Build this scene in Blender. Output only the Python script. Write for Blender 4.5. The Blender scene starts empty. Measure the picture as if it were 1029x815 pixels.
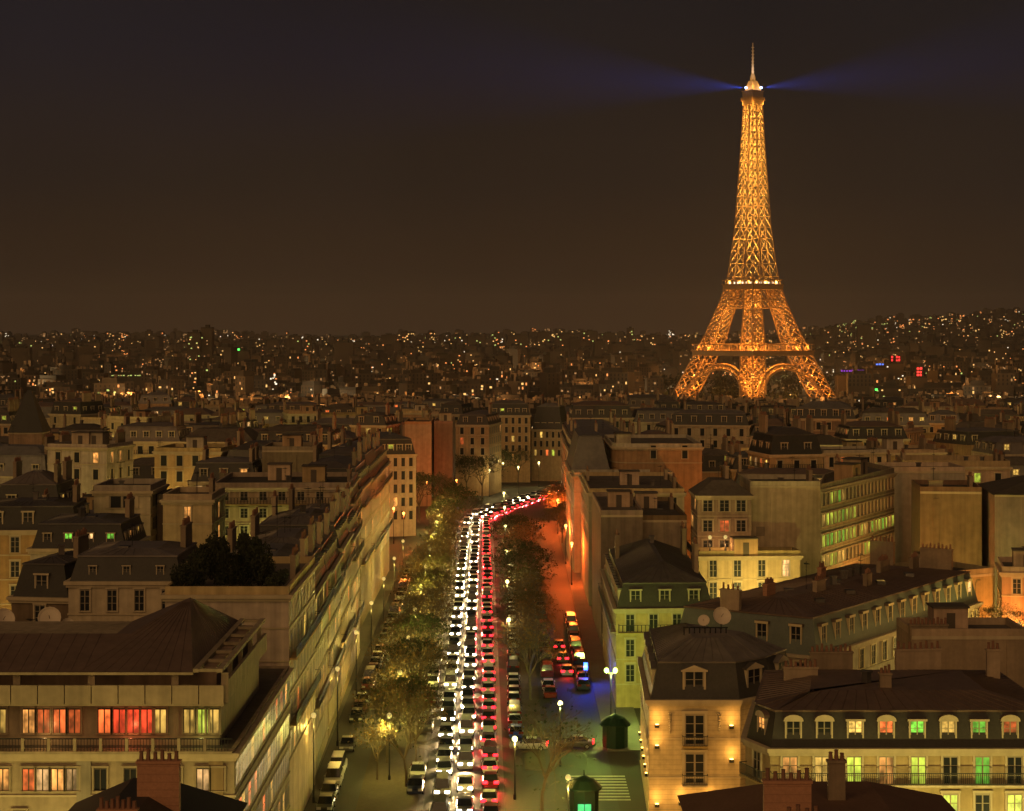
import bpy, bmesh, math, random
from mathutils import Vector, Matrix
from mathutils.bvhtree import BVHTree

R = math.radians
rng = random.Random(7)
SC = bpy.context.scene
COL = SC.collection

# ------------------------------------------------------------------ camera, sky, sun, exposure
FPX, CZ = 1955.0, 50.0            # focal length in photo pixels; eye height above the avenue
cam_d = bpy.data.cameras.new('camera')
cam = bpy.data.objects.new('camera', cam_d); COL.objects.link(cam)
cam.location = (0, 0, CZ); cam.rotation_euler = (R(90), 0, 0)
cam_d.sensor_width = 36.0; cam_d.lens = 36.0 * FPX / 1029.0
cam_d.shift_y = -77.5 / 1029.0
cam_d.clip_start = 1.0; cam_d.clip_end = 60000
SC.camera = cam

W = bpy.data.worlds.new('World'); SC.world = W; W.use_nodes = True
wn = W.node_tree.nodes; wl = W.node_tree.links; wn.clear()
tc = wn.new('ShaderNodeTexCoord'); sep = wn.new('ShaderNodeSeparateXYZ'); wl.new(tc.outputs['Generated'], sep.inputs[0])
nz = wn.new('ShaderNodeTexNoise'); nz.inputs['Scale'].default_value = 2.2; nz.inputs['Detail'].default_value = 3
wl.new(tc.outputs['Generated'], nz.inputs['Vector'])
nm = wn.new('ShaderNodeMath'); nm.operation = 'MULTIPLY_ADD'; nm.inputs[1].default_value = 0.05; nm.inputs[2].default_value = -0.025
wl.new(nz.outputs[0], nm.inputs[0])
ad = wn.new('ShaderNodeMath'); ad.operation = 'ADD'; wl.new(sep.outputs['Z'], ad.inputs[0]); wl.new(nm.outputs[0], ad.inputs[1])
ramp = wn.new('ShaderNodeValToRGB'); wl.new(ad.outputs[0], ramp.inputs[0])
ramp.color_ramp.interpolation = 'EASE'
els = ramp.color_ramp.elements
SKY = [(0.0, (0.038, 0.0185, 0.0090)), (0.03, (0.0255, 0.0142, 0.0083)), (0.075, (0.0175, 0.0118, 0.0090)), (0.15, (0.0130, 0.0105, 0.0112)),
       (0.25, (0.0122, 0.0105, 0.0125)), (1.0, (0.014, 0.012, 0.0125))]
els[0].position, els[0].color = SKY[0][0], SKY[0][1] + (1,)
els[1].position, els[1].color = SKY[-1][0], SKY[-1][1] + (1,)
for p, c in SKY[1:-1]:
    e = els.new(p); e.color = c + (1,)
bg = wn.new('ShaderNodeBackground'); wl.new(ramp.outputs[0], bg.inputs['Color']); bg.inputs['Strength'].default_value = 0.95
nz2 = wn.new('ShaderNodeTexNoise'); nz2.inputs['Scale'].default_value = 3.5; nz2.inputs['Detail'].default_value = 5; wl.new(tc.outputs['Generated'], nz2.inputs['Vector'])
mr2 = wn.new('ShaderNodeMapRange'); mr2.inputs[1].default_value = .3; mr2.inputs[2].default_value = .7; mr2.inputs[3].default_value = .78; mr2.inputs[4].default_value = 1.12; wl.new(nz2.outputs[0], mr2.inputs[0]); wl.new(mr2.outputs[0], bg.inputs['Strength'])   # uneven thin cloud over the city glow
wo = wn.new('ShaderNodeOutputWorld'); wl.new(bg.outputs[0], wo.inputs['Surface'])

sun_d = bpy.data.lights.new('city_glow', 'SUN'); sun_d.energy = 0.95; sun_d.angle = R(70); sun_d.color = (1.0, 0.56, 0.21)
sun = bpy.data.objects.new('city_glow', sun_d); COL.objects.link(sun)
sun.rotation_euler = (R(62), 0, R(-18))

vs = SC.view_settings
SC.display_settings.display_device = 'sRGB'
vs.view_transform = 'Standard'; vs.look = 'None'; vs.exposure = 0.0; vs.gamma = 1.0; vs.use_curve_mapping = False
SC.render.engine = 'CYCLES'
cy = SC.cycles
cy.use_denoising = True
cy.max_bounces = 4; cy.diffuse_bounces = 2; cy.glossy_bounces = 2; cy.transmission_bounces = 2; cy.transparent_max_bounces = 6; cy.volume_bounces = 0
cy.sample_clamp_indirect = 2.0; cy.caustics_reflective = False; cy.caustics_refractive = False

# ------------------------------------------------------------------ helpers
def PX(px, Y): return (px - 514.5) / FPX * Y
def PZ(py, Y): return CZ - (py - 330.0) / FPX * Y
def smooth(a, b, t):
    t = min(1, max(0, (t - a) / (b - a))); return t * t * (3 - 2 * t)
def gz(x, y):                      # terrain height: the hill of the square falls to the river, hills far away
    z = -26 * smooth(420, 1500, y)
    r = math.hypot(x, y)
    if y > 3000:
        t = smooth(3200, 9500, r)
        a = x / max(y, 1)
        z += t * (22 + 105 * smooth(0.08, 0.28, a) + 9 * math.sin(a * 31 + 1.0) + 5 * math.sin(a * 77))
    return z
def cdrift(y):                     # the carriageway drifts left, then bends right at its far end
    T = ((505, -4.4), (520, -3.2), (535, -.6), (549, 2.4), (575, 8.0), (600, 13.8), (640, 23.5), (720, 43))
    if y <= 505: return -0.0145 * (y - 201)
    for (a, p), (b, q) in zip(T[:-1], T[1:]):
        if y <= b: return p + (q - p) * (y - a) / (b - a)
    return T[-1][1]

ORD = ['first', 'second', 'third', 'fourth', 'fifth', 'sixth', 'seventh', 'eighth', 'ninth', 'tenth', 'eleventh', 'twelfth', 'thirteenth',
       'fourteenth', 'fifteenth', 'sixteenth', 'seventeenth', 'eighteenth', 'nineteenth']
TENS = ['twenty', 'thirty', 'forty', 'fifty', 'sixty', 'seventy', 'eighty', 'ninety']
def ordinal(i):                    # 0 -> first
    n = i + 1
    if n < 20: return ORD[n - 1]
    t, u = divmod(n, 10)
    if t > 9: return '%dth' % n
    return TENS[t - 2][:-1] + 'ieth' if u == 0 else TENS[t - 2] + '-' + ORD[u - 1]

def tag(o, label=None, cat=None, group=None, kind=None):
    if label: o['label'] = label
    if cat: o['category'] = cat
    if group: o['group'] = group
    if kind: o['kind'] = kind
    return o
def empty(name, loc=(0, 0, 0), rz=0.0):
    o = bpy.data.objects.new(name, None); COL.objects.link(o); o.location = loc; o.rotation_euler = (0, 0, rz); o.empty_display_size = 0.3
    return o
def inst(name, me, parent=None, loc=(0, 0, 0), rz=0.0, sc=None, kind=None):
    o = bpy.data.objects.new(name, me); COL.objects.link(o)
    o.location = loc; o.rotation_euler = (0, 0, rz)
    if sc: o.scale = sc
    if parent is not None: o.parent = parent
    if kind: o['kind'] = kind
    return o
def copy_tree(o, parent=None):
    c = o.copy(); COL.objects.link(c)
    if parent is not None: c.parent = parent
    for ch in KIDS.get(o.name, ()): copy_tree(ch, c)
    return c
KIDS = {}
def index_kids(root, objs):
    for o in objs: KIDS.setdefault(o.parent.name, []).append(o)

class MB:
    def __init__(s): s.v = []; s.f = []; s.m = []
    def face(s, pts, m=0):
        n = len(s.v); s.v += [tuple(p) for p in pts]; s.f.append(tuple(range(n, n + len(pts)))); s.m.append(m)
    def box(s, x0, x1, y0, y1, z0, z1, m=0):
        n = len(s.v)
        s.v += [(x0, y0, z0), (x1, y0, z0), (x1, y1, z0), (x0, y1, z0), (x0, y0, z1), (x1, y0, z1), (x1, y1, z1), (x0, y1, z1)]
        for q in ((0, 3, 2, 1), (4, 5, 6, 7), (0, 1, 5, 4), (1, 2, 6, 5), (2, 3, 7, 6), (3, 0, 4, 7)):
            s.f.append(tuple(n + i for i in q)); s.m.append(m)
    def obox(s, c, ux, uy, hx, hy, z0, z1, m=0):   # box turned in plan: centre c, unit axes ux, uy
        n = len(s.v)
        for z in (z0, z1):
            for a, b in ((-1, -1), (1, -1), (1, 1), (-1, 1)):
                s.v.append((c[0] + ux[0] * hx * a + uy[0] * hy * b, c[1] + ux[1] * hx * a + uy[1] * hy * b, z))
        for q in ((0, 3, 2, 1), (4, 5, 6, 7), (0, 1, 5, 4), (1, 2, 6, 5), (2, 3, 7, 6), (3, 0, 4, 7)):
            s.f.append(tuple(n + i for i in q)); s.m.append(m)
    def prism(s, poly, z0, z1, m=0, mtop=None):
        n = len(s.v); k = len(poly)
        s.v += [(p[0], p[1], z0) for p in poly] + [(p[0], p[1], z1) for p in poly]
        for i in range(k):
            j = (i + 1) % k; s.f.append((n + i, n + j, n + k + j, n + k + i)); s.m.append(m)
        s.f.append(tuple(n + k + i for i in range(k))); s.m.append(m if mtop is None else mtop)
        s.f.append(tuple(n + i for i in reversed(range(k)))); s.m.append(m)
    def band(s, po, pi, z0, z1, m=0):              # a mitred ring between two like polygons
        k = len(po); n = len(s.v)
        s.v += [(p[0], p[1], z0) for p in po] + [(p[0], p[1], z1) for p in po] + [(p[0], p[1], z1) for p in pi] + [(p[0], p[1], z0) for p in pi]
        for i in range(k):
            j = (i + 1) % k
            for a, b in ((0, 1), (1, 2), (2, 3), (3, 0)):
                s.f.append((n + a * k + i, n + a * k + j, n + b * k + j, n + b * k + i)); s.m.append(m)
    def skirt(s, p0, z0, p1, z1, m=0):
        k = len(p0)
        for i in range(k):
            j = (i + 1) % k
            s.face([(p0[i][0], p0[i][1], z0), (p0[j][0], p0[j][1], z0), (p1[j][0], p1[j][1], z1), (p1[i][0], p1[i][1], z1)], m)
    def cap(s, p, z, m=0): s.face([(q[0], q[1], z) for q in p], m)
    def bar(s, a, b, r0, r1=None, n=4, m=0, ends=True):
        a = Vector(a); b = Vector(b); d = b - a
        if d.length < 1e-6: return
        d.normalize(); r1 = r0 if r1 is None else r1
        u = d.orthogonal().normalized(); w = d.cross(u); k = len(s.v)
        for c, r in ((a, r0), (b, r1)):
            for i in range(n):
                t = 2 * math.pi * (i + .5) / n; s.v.append(tuple(c + u * (r * math.cos(t)) + w * (r * math.sin(t))))
        for i in range(n):
            j = (i + 1) % n; s.f.append((k + i, k + j, k + n + j, k + n + i)); s.m.append(m)
        if ends:
            s.f.append(tuple(k + i for i in reversed(range(n)))); s.m.append(m)
            s.f.append(tuple(k + n + i for i in range(n))); s.m.append(m)
    def lathe(s, prof, c=(0, 0, 0), n=12, m=0):    # prof: (r, z)
        k = len(s.v)
        for r, z in prof:
            for i in range(n):
                t = 2 * math.pi * i / n; s.v.append((c[0] + r * math.cos(t), c[1] + r * math.sin(t), c[2] + z))
        for a in range(len(prof) - 1):
            for i in range(n):
                j = (i + 1) % n; s.f.append((k + a * n + i, k + a * n + j, k + (a + 1) * n + j, k + (a + 1) * n + i)); s.m.append(m)
        s.f.append(tuple(k + i for i in reversed(range(n)))); s.m.append(m)
        s.f.append(tuple(k + (len(prof) - 1) * n + i for i in range(n))); s.m.append(m)
    def mesh(s, name, mats):
        me = bpy.data.meshes.new(name); me.from_pydata(s.v, [], s.f)
        for mm in mats: me.materials.append(mm)
        if len(mats) > 1: me.polygons.foreach_set('material_index', s.m)
        me.update(); return me
    def build(s, name, mats, parent=None, loc=(0, 0, 0), rz=0.0, smooth=False):
        if not isinstance(mats, (list, tuple)): mats = [mats]
        me = s.mesh(name, mats)
        if smooth: me.polygons.foreach_set('use_smooth', [True] * len(me.polygons))
        return inst(name, me, parent, loc, rz)

def inset(poly, d):
    k = len(poly); out = []
    for i in range(k):
        p, c, q = Vector(poly[i - 1]).to_2d(), Vector(poly[i]).to_2d(), Vector(poly[(i + 1) % k]).to_2d()
        d0 = (c - p).normalized(); d1 = (q - c).normalized()
        n0 = Vector((-d0.y, d0.x)); n1 = Vector((-d1.y, d1.x))
        b = n0 + n1
        b = b / max(0.25, (1 + n0.dot(n1)))
        out.append((c.x + b.x * d, c.y + b.y * d))
    return out

# ------------------------------------------------------------------ materials
M = {}
def mk(name, col, rough=0.85, metal=0.0, n1=(0.35, 0.25), n2=None, objvar=0.0, bump=0.0, streak=0.0, blocks=0.0, spec=0.3, tint=0.0):
    m = bpy.data.materials.new(name); m.use_nodes = True; nt = m.node_tree; N = nt.nodes; L = nt.links
    b = N['Principled BSDF']; b.inputs['Roughness'].default_value = rough; b.inputs['Metallic'].default_value = metal
    b.inputs['Specular IOR Level'].default_value = spec
    t = N.new('ShaderNodeTexCoord')
    def noise(scale, vec=None, detail=4):
        n = N.new('ShaderNodeTexNoise'); n.inputs['Scale'].default_value = scale; n.inputs['Detail'].default_value = detail
        L.new(vec if vec is not None else t.outputs['Object'], n.inputs['Vector']); return n.outputs[0]
    def math_(op, a, b_):
        n = N.new('ShaderNodeMath'); n.operation = op
        for i, q in enumerate((a, b_)):
            if isinstance(q, (int, float)): n.inputs[i].default_value = q
            else: L.new(q, n.inputs[i])
        return n.outputs[0]
    val = math_('MULTIPLY_ADD', noise(n1[0]), 2 * n1[1]); val.node.inputs[2].default_value = 1 - n1[1]
    if n2:
        v2 = math_('MULTIPLY_ADD', noise(n2[0], detail=6), 2 * n2[1]); v2.node.inputs[2].default_value = 1 - n2[1]
        val = math_('MULTIPLY', val, v2)
    if streak:
        mp = N.new('ShaderNodeMapping'); mp.inputs['Scale'].default_value = (1.6, 1.6, 0.07); L.new(t.outputs['Object'], mp.inputs[0])
        v3 = math_('MULTIPLY_ADD', noise(1.0, mp.outputs[0], 6), 2 * streak); v3.node.inputs[2].default_value = 1 - streak
        val = math_('MULTIPLY', val, v3)
    if blocks:
        sx = N.new('ShaderNodeSeparateXYZ'); L.new(t.outputs['Object'], sx.inputs[0])
        fr = math_('FRACT', math_('MULTIPLY', sx.outputs['Z'], 2.0), 0.0)
        ln = math_('GREATER_THAN', fr, 0.1)
        v4 = math_('MULTIPLY_ADD', ln, blocks); v4.node.inputs[2].default_value = 1 - blocks
        val = math_('MULTIPLY', val, v4)
    if objvar:
        oi = N.new('ShaderNodeObjectInfo')
        v5 = math_('MULTIPLY_ADD', oi.outputs['Random'], 2 * objvar); v5.node.inputs[2].default_value = 1 - objvar
        val = math_('MULTIPLY', val, v5)
    mx = N.new('ShaderNodeVectorMath'); mx.operation = 'SCALE'; mx.inputs[0].default_value = col; L.new(val, mx.inputs['Scale'])
    out = mx.outputs[0]
    if tint:
        oi = N.new('ShaderNodeObjectInfo'); hs = N.new('ShaderNodeHueSaturation')
        f = math_('FRACT', math_('MULTIPLY', oi.outputs['Random'], 7.31), 0.0)
        h = math_('MULTIPLY_ADD', f, tint); h.node.inputs[2].default_value = 0.5 - tint / 2
        sfr = math_('FRACT', math_('MULTIPLY', oi.outputs['Random'], 13.7), 0.0)
        s_ = math_('MULTIPLY_ADD', sfr, 0.8); s_.node.inputs[2].default_value = 0.6
        L.new(h, hs.inputs['Hue']); L.new(s_, hs.inputs['Saturation']); L.new(out, hs.inputs['Color']); out = hs.outputs[0]
    L.new(out, b.inputs['Base Color'])
    if bump:
        bp = N.new('ShaderNodeBump'); bp.inputs['Strength'].default_value = bump; bp.inputs['Distance'].default_value = 0.05
        L.new(noise(6.0), bp.inputs['Height']); L.new(bp.outputs[0], b.inputs['Normal'])
    M[name] = m; return m
def emit(name, col, s, sample=False, var=0.0, base=None):
    m = bpy.data.materials.new(name); m.use_nodes = True; nt = m.node_tree; N = nt.nodes; L = nt.links
    b = N['Principled BSDF']; b.inputs['Base Color'].default_value = (base or (0.05, 0.05, 0.05)) + (1,)
    b.inputs['Roughness'].default_value = 0.3
    b.inputs['Emission Color'].default_value = tuple(col) + (1,); b.inputs['Emission Strength'].default_value = s
    if var:                        # a lit room: curtains, furniture, unevenly lit
        t = N.new('ShaderNodeTexCoord'); oi = N.new('ShaderNodeObjectInfo')
        ofs = N.new('ShaderNodeVectorMath'); ofs.operation = 'MULTIPLY_ADD'
        cb = N.new('ShaderNodeCombineXYZ')
        for i in range(3): L.new(oi.outputs['Random'], cb.inputs[i])
        ofs.inputs[1].default_value = (91, 37, 53); L.new(cb.outputs[0], ofs.inputs[0]); L.new(t.outputs['Object'], ofs.inputs[2])
        n = N.new('ShaderNodeTexNoise'); n.inputs['Scale'].default_value = 1.7; n.inputs['Detail'].default_value = 2; L.new(ofs.outputs[0], n.inputs['Vector'])
        mr = N.new('ShaderNodeMapRange'); mr.inputs[1].default_value = 0.35; mr.inputs[2].default_value = 0.65
        mr.inputs[3].default_value = s * (1 - var); mr.inputs[4].default_value = s * (1 + var); L.new(n.outputs[0], mr.inputs[0])
        f = N.new('ShaderNodeMath'); f.operation = 'MULTIPLY_ADD'; f.inputs[1].default_value = 1.0; f.inputs[2].default_value = 0.4; L.new(oi.outputs['Random'], f.inputs[0])
        sz_ = N.new('ShaderNodeSeparateXYZ'); L.new(t.outputs['Object'], sz_.inputs[0])
        hz_ = N.new('ShaderNodeMapRange'); hz_.inputs[3].default_value = .55; hz_.inputs[4].default_value = 1.25; L.new(sz_.outputs['Z'], hz_.inputs[0])
        mu = N.new('ShaderNodeMath'); mu.operation = 'MULTIPLY'; L.new(mr.outputs[0], mu.inputs[0]); L.new(f.outputs[0], mu.inputs[1])
        mv = N.new('ShaderNodeMath'); mv.operation = 'MULTIPLY'; L.new(mu.outputs[0], mv.inputs[0]); L.new(hz_.outputs[0], mv.inputs[1])
        L.new(mv.outputs[0], b.inputs['Emission Strength'])
    m.cycles.emission_sampling = 'FRONT' if sample else 'NONE'
    M[name] = m; return m

mk('limestone', (0.40, 0.31, 0.19), n1=(0.15, 0.3), n2=(1.1, 0.34), streak=0.42, objvar=0.22, bump=0.15, tint=0.03)
mk('ashlar', (0.46, 0.36, 0.22), n1=(0.25, 0.22), n2=(1.8, 0.26), streak=0.32, blocks=0.3, bump=0.2)
mk('plaster', (0.38, 0.29, 0.195), n1=(0.13, 0.34), n2=(0.9, 0.34), streak=0.48, objvar=0.22, bump=0.12, tint=0.04)
mk('render_dark', (0.21, 0.16, 0.115), n1=(0.14, 0.4), n2=(0.9, 0.36), streak=0.5, objvar=0.3, tint=0.05)
mk('concrete', (0.30, 0.24, 0.165), n1=(0.2, 0.3), n2=(1.4, 0.3), streak=0.4, bump=0.1)
mk('trim', (0.44, 0.36, 0.25), n1=(0.5, 0.2), streak=0.25)
mk('zinc', (0.12, 0.105, 0.098), rough=0.5, metal=0.15, n1=(0.2, 0.45), n2=(1.1, 0.4), objvar=0.4, spec=0.4, tint=0.04)
mk('slate', (0.047, 0.043, 0.041), rough=0.6, n1=(0.6, 0.25), n2=(4.0, 0.3), objvar=0.25, bump=0.2)
mk('green_slate', (0.13, 0.15, 0.13), rough=0.6, n1=(0.6, 0.2), n2=(4.0, 0.2), bump=0.2)
mk('brown_metal', (0.145, 0.098, 0.075), rough=0.5, metal=0.1, n1=(0.25, 0.35), n2=(1.3, 0.35), spec=0.4)
mk('tile', (0.15, 0.085, 0.058), rough=0.8, n1=(0.4, 0.25), n2=(5, 0.3), bump=0.3)
mk('roof_felt', (0.085, 0.07, 0.06), n1=(0.25, 0.5), n2=(1.4, 0.45), objvar=0.35)
mk('brick', (0.42, 0.21, 0.13), n1=(0.5, 0.25), n2=(6, 0.25), blocks=0.2, bump=0.3)
mk('stack_plaster', (0.29, 0.215, 0.15), n1=(0.4, 0.3), n2=(2.5, 0.2), streak=0.35, objvar=0.3)
mk('clay_pot', (0.22, 0.11, 0.075), n1=(2, 0.3))
mk('ironwork', (0.025, 0.025, 0.027), rough=0.5, metal=0.3)
mk('white_wood', (0.30, 0.25, 0.19), rough=0.6, n1=(2, 0.15))
mk('dark_wood', (0.09, 0.07, 0.055), rough=0.6)
mk('surround', (0.46, 0.38, 0.27), n1=(1.5, 0.15), streak=0.2)
mk('cream_paint', (0.60, 0.48, 0.28), rough=0.6, n1=(1.5, 0.1))
mk('glass_dark', (0.018, 0.02, 0.024), rough=0.3, spec=0.16, n1=(0.8, 0.4))
mk('asphalt', (0.048, 0.046, 0.044), rough=0.72, n1=(0.12, 0.3), n2=(2.5, 0.2), spec=0.35)
mk('pavement_stone', (0.15, 0.135, 0.115), rough=0.85, n1=(0.3, 0.25), n2=(3.0, 0.2))
mk('planted_earth', (0.085, 0.066, 0.042), n1=(0.3, 0.4), n2=(3.0, 0.35))
mk('road_paint', (0.42, 0.40, 0.34), rough=0.7, n1=(0.9, 0.5), n2=(5, 0.4))
mk('ground_dark', (0.06, 0.052, 0.045), n1=(0.01, 0.4), n2=(0.08, 0.3))
mk('bark', (0.13, 0.10, 0.068), n1=(1.5, 0.3), n2=(8, 0.25))
mk('twig', (0.12, 0.09, 0.055), n1=(1.0, 0.3), objvar=0.25)
mk('leaf_brown', (0.16, 0.10, 0.032), n1=(0.9, 0.4), objvar=0.3)
mk('leaf_green', (0.05, 0.065, 0.022), n1=(0.9, 0.4), objvar=0.25)
mk('leaf_olive', (0.085, 0.08, 0.024), n1=(0.9, 0.4), objvar=0.3)
mk('leaf_dark', (0.03, 0.034, 0.018), n1=(0.9, 0.4), objvar=0.25)
mk('tower_iron', (0.26, 0.18, 0.10), rough=0.6, n1=(0.1, 0.15))
mk('dish_white', (0.62, 0.52, 0.42), rough=0.5, n1=(1, 0.08))
mk('rubber', (0.02, 0.02, 0.02), rough=0.8)
mk('alloy', (0.45, 0.45, 0.46), rough=0.35, metal=0.8)
mk('car_glass', (0.012, 0.014, 0.016), rough=0.06, spec=0.7)
mk('tail_off', (0.16, 0.012, 0.01), rough=0.2, spec=0.6)
mk('head_off', (0.5, 0.5, 0.48), rough=0.15, spec=0.6)
CARCOL = [('black', (0.012, 0.012, 0.013)), ('silver', (0.42, 0.42, 0.42)), ('grey', (0.10, 0.10, 0.105)), ('white', (0.70, 0.69, 0.66)), ('dark blue', (0.016, 0.024, 0.07)), ('dark red', (0.16, 0.014, 0.012))]
for n, c in CARCOL: mk('paint_' + n, c, rough=0.28, metal=0.25 if n != 'white' else 0.0, n1=(3, 0.06), spec=0.6)
mk('paint_bright blue', (0.01, 0.06, 0.5), rough=0.28, n1=(3, 0.06), spec=0.6)
mk('kiosk_green', (0.008, 0.024, 0.014), rough=0.45, n1=(2, 0.15))
mk('far_wall', (0.075, 0.058, 0.045), n1=(0.012, 0.5), n2=(0.05, 0.5))
mk('far_roof', (0.04, 0.034, 0.03), n1=(0.01, 0.35), n2=(0.06, 0.3))

emit('lit_warm', (1.0, 0.40, 0.085), 0.85, var=0.7)
emit('lit_yellow', (1.0, 0.58, 0.11), 0.8, var=0.65)
emit('lit_orange', (1.0, 0.17, 0.035), 0.85, var=0.6)
emit('lit_red', (1.0, 0.07, 0.022), 0.85, var=0.5)
emit('lit_green', (0.26, 0.9, 0.07), 0.55, var=0.6)
emit('lit_lime', (0.66, 0.80, 0.07), 0.8, var=0.6)
emit('lit_pale', (1.0, 0.55, 0.20), 0.95, var=0.6)
LIT = ['lit_warm', 'lit_warm', 'lit_yellow', 'lit_yellow', 'lit_pale', 'lit_orange', 'lit_lime']
emit('lamp_yellow', (1.0, 0.86, 0.30), 5.0)
emit('lamp_green', (0.62, 1.0, 0.16), 7.0)
emit('lamp_orange', (1.0, 0.36, 0.06), 7.0)
emit('lamp_blue', (0.03, 0.10, 1.0), 8.0)
emit('lamp_flood', (1.0, 0.58, 0.13), 12.0)
emit('lamp_beacon', (0.30, 0.45, 1.0), 10.0)
emit('head_on', (1.0, 0.84, 0.55), 26.0)
emit('tail_on', (1.0, 0.010, 0.022), 7.0)
emit('lamp_soft', (1.0, 0.72, 0.22), 0.7)
emit('sign_green', (0.04, 0.8, 0.22), 1.0)
emit('far_gold', (1.0, 0.55, 0.16), 1.5); emit('far_orange', (1.0, 0.32, 0.08), 1.5); emit('far_white', (1.0, 0.85, 0.6), 1.6)
emit('far_lime', (0.75, 0.9, 0.22), 0.9); emit('far_dim', (1.0, 0.5, 0.18), 0.45); emit('far_red', (1.0, 0.03, 0.03), 2.0)
emit('far_blue', (0.12, 0.25, 1.0), 1.2); emit('far_purple', (0.35, 0.03, 0.8), 0.9); emit('far_green', (0.1, 1.0, 0.12), 2.5)

# ------------------------------------------------------------------ ground, avenue
def build_ground():
    ys = [-400, -100, 0, 100, 180, 300, 420]
    y = 420
    while y < 16000: y *= 1.09; ys.append(y)
    fr = [-1 + 2 * i / 40 for i in range(41)]
    v = []; f = []
    for y in ys:
        hw = 500 + 0.75 * max(0, y)
        for q in fr: x = q * hw; v.append((x, y, gz(x, y)))
    n = len(fr)
    for i in range(len(ys) - 1):
        for j in range(n - 1): f.append((i * n + j, i * n + j + 1, (i + 1) * n + j + 1, (i + 1) * n + j))
    me = bpy.data.meshes.new('ground'); me.from_pydata(v, [], f); me.materials.append(M['ground_dark']); me.update()
    tag(inst('ground', me), kind='structure')
build_ground()
YS = [150 + 10 * i for i in range(50)]
def strip(name, xl, xr, z0, z1, m, y0=150, y1=640, kerb=None):
    mb = MB(); pts = [y for y in YS if y0 <= y <= y1]
    for a, b in zip(pts[:-1], pts[1:]):
        def q(x, y): return (x(y) if callable(x) else x)
        za, zb = gz(0, a), gz(0, b)
        mb.face([(q(xl, a), a, z1 + za), (q(xr, a), a, z1 + za), (q(xr, b), b, z1 + zb), (q(xl, b), b, z1 + zb)], 0)
        if z1 - z0 > 0.02:
            mb.face([(q(xl, a), a, z0 + za), (q(xl, a), a, z1 + za), (q(xl, b), b, z1 + zb), (q(xl, b), b, z0 + zb)], 1)
            mb.face([(q(xr, a), a, z1 + za), (q(xr, a), a, z0 + za), (q(xr, b), b, z0 + zb), (q(xr, b), b, z1 + zb)], 1)
            if a == pts[0]: mb.face([(q(xl, a), a, z0 + za), (q(xr, a), a, z0 + za), (q(xr, a), a, z1 + za), (q(xl, a), a, z1 + za)], 1)
            if b == pts[-1]: mb.face([(q(xr, b), b, z0 + zb), (q(xl, b), b, z0 + zb), (q(xl, b), b, z1 + zb), (q(xr, b), b, z1 + zb)], 1)
    o = mb.build(name, [m, M['pavement_stone']]); tag(o, kind='structure'); return o
C = cdrift
CB = lambda y: C(min(y, 505))
mk('glossy_asphalt', (0.042, 0.04, 0.038), rough=0.36, n1=(0.12, 0.3), n2=(2.5, 0.2), spec=0.5, bump=0.1)  # gloss added for streaked lamp reflections; the road itself is dry
strip('avenue_road', lambda y: -21.5 + min(0, C(y)), lambda y: max(11.2, 3 + C(y)), 0, 0.006, M['asphalt'])
strip('carriageway', lambda y: -9.3 + C(y), lambda y: -.7 + C(y), 0, 0.011, M['glossy_asphalt'])
strip('planted_strip', lambda y: -16.2 + C(y), lambda y: -9.9 + C(y), 0, 0.13, M['planted_earth'], 190, 500)
strip('planted_strip', lambda y: 1.6 + CB(y) * .4, lambda y: 4.0 + CB(y) * .4, 0, 0.13, M['planted_earth'], 215, 410)
strip('pavement', -29, lambda y: -21.4 + C(y) * .5 - 0.4, 0, 0.13, M['pavement_stone'], 150, 400)
strip('pavement', 11.3, 16, 0, 0.13, M['pavement_stone'], 225, 600)
mb = MB()
for i in range(9):                                # zebra crossing on the side street by the corner hotel
    mb.box(6.0, 12.6, 206.0 + i * 1.35, 206.65 + i * 1.35, 0.011, 0.014)
tag(mb.build('crosswalk', M['road_paint']), kind='structure')
mb = MB()
y = 160
while y < 500:
    for lx in (-6.15, -4.05):
        mb.face([(lx - .06 + C(y), y, .015), (lx + .06 + C(y), y, .015), (lx + .06 + C(y + 3), y + 3, .015), (lx - .06 + C(y + 3), y + 3, .015)])
    y += 9
tag(mb.build('lane_markings', M['road_paint']), kind='structure')

# ------------------------------------------------------------------ buildings: shared pieces
def window_mesh(kind, pane):
    """unit window 1 x 1 m (x -0.5..0.5, z 0..1), outside is -y; 0 surround, 1 joinery, 2 pane"""
    mb = MB()
    b = 0.13
    e = (.04, .05) if kind == 'flush' else (.15, .2)
    mb.box(-.5 - b, -.5, -e[0], .03, -.02, 1.06, 0); mb.box(.5, .5 + b, -e[0], .03, -.02, 1.06, 0)
    mb.box(-.5 - b - .04, .5 + b + .04, -e[1], .03, 1.06, 1.15, 0); mb.box(-.5 - b - .03, .5 + b + .03, -e[1], .03, -.06, -.02, 0)
    if kind == 'flush': mb.box(-.045, .045, -.05, .02, 0, .98, 1); mb.box(-.5, -.045, -.048, .02, .64, .67, 1); mb.box(.045, .5, -.048, .02, .64, .67, 1)
    if kind in ('french', 'office'):
        mb.box(-.5, -.44, -.075, .02, 0, 1.06, 1); mb.box(.44, .5, -.075, .02, 0, 1.06, 1); mb.box(-.44, .44, -.074, .02, .98, 1.06, 1)
        mb.box(-.045, .045, -.09, .02, 0, .98, 1)
        for z in ((.36, .70) if kind == 'french' else ()):
            mb.box(-.44, -.045, -.06, .02, z - .012, z + .012, 1); mb.box(.045, .44, -.06, .02, z - .012, z + .012, 1)
    if pane is not None: mb.face([(-.47, -.03, 0), (.47, -.03, 0), (.47, -.03, 1.02), (-.47, -.03, 1.02)], 2)
    return mb
WM = {}
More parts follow.
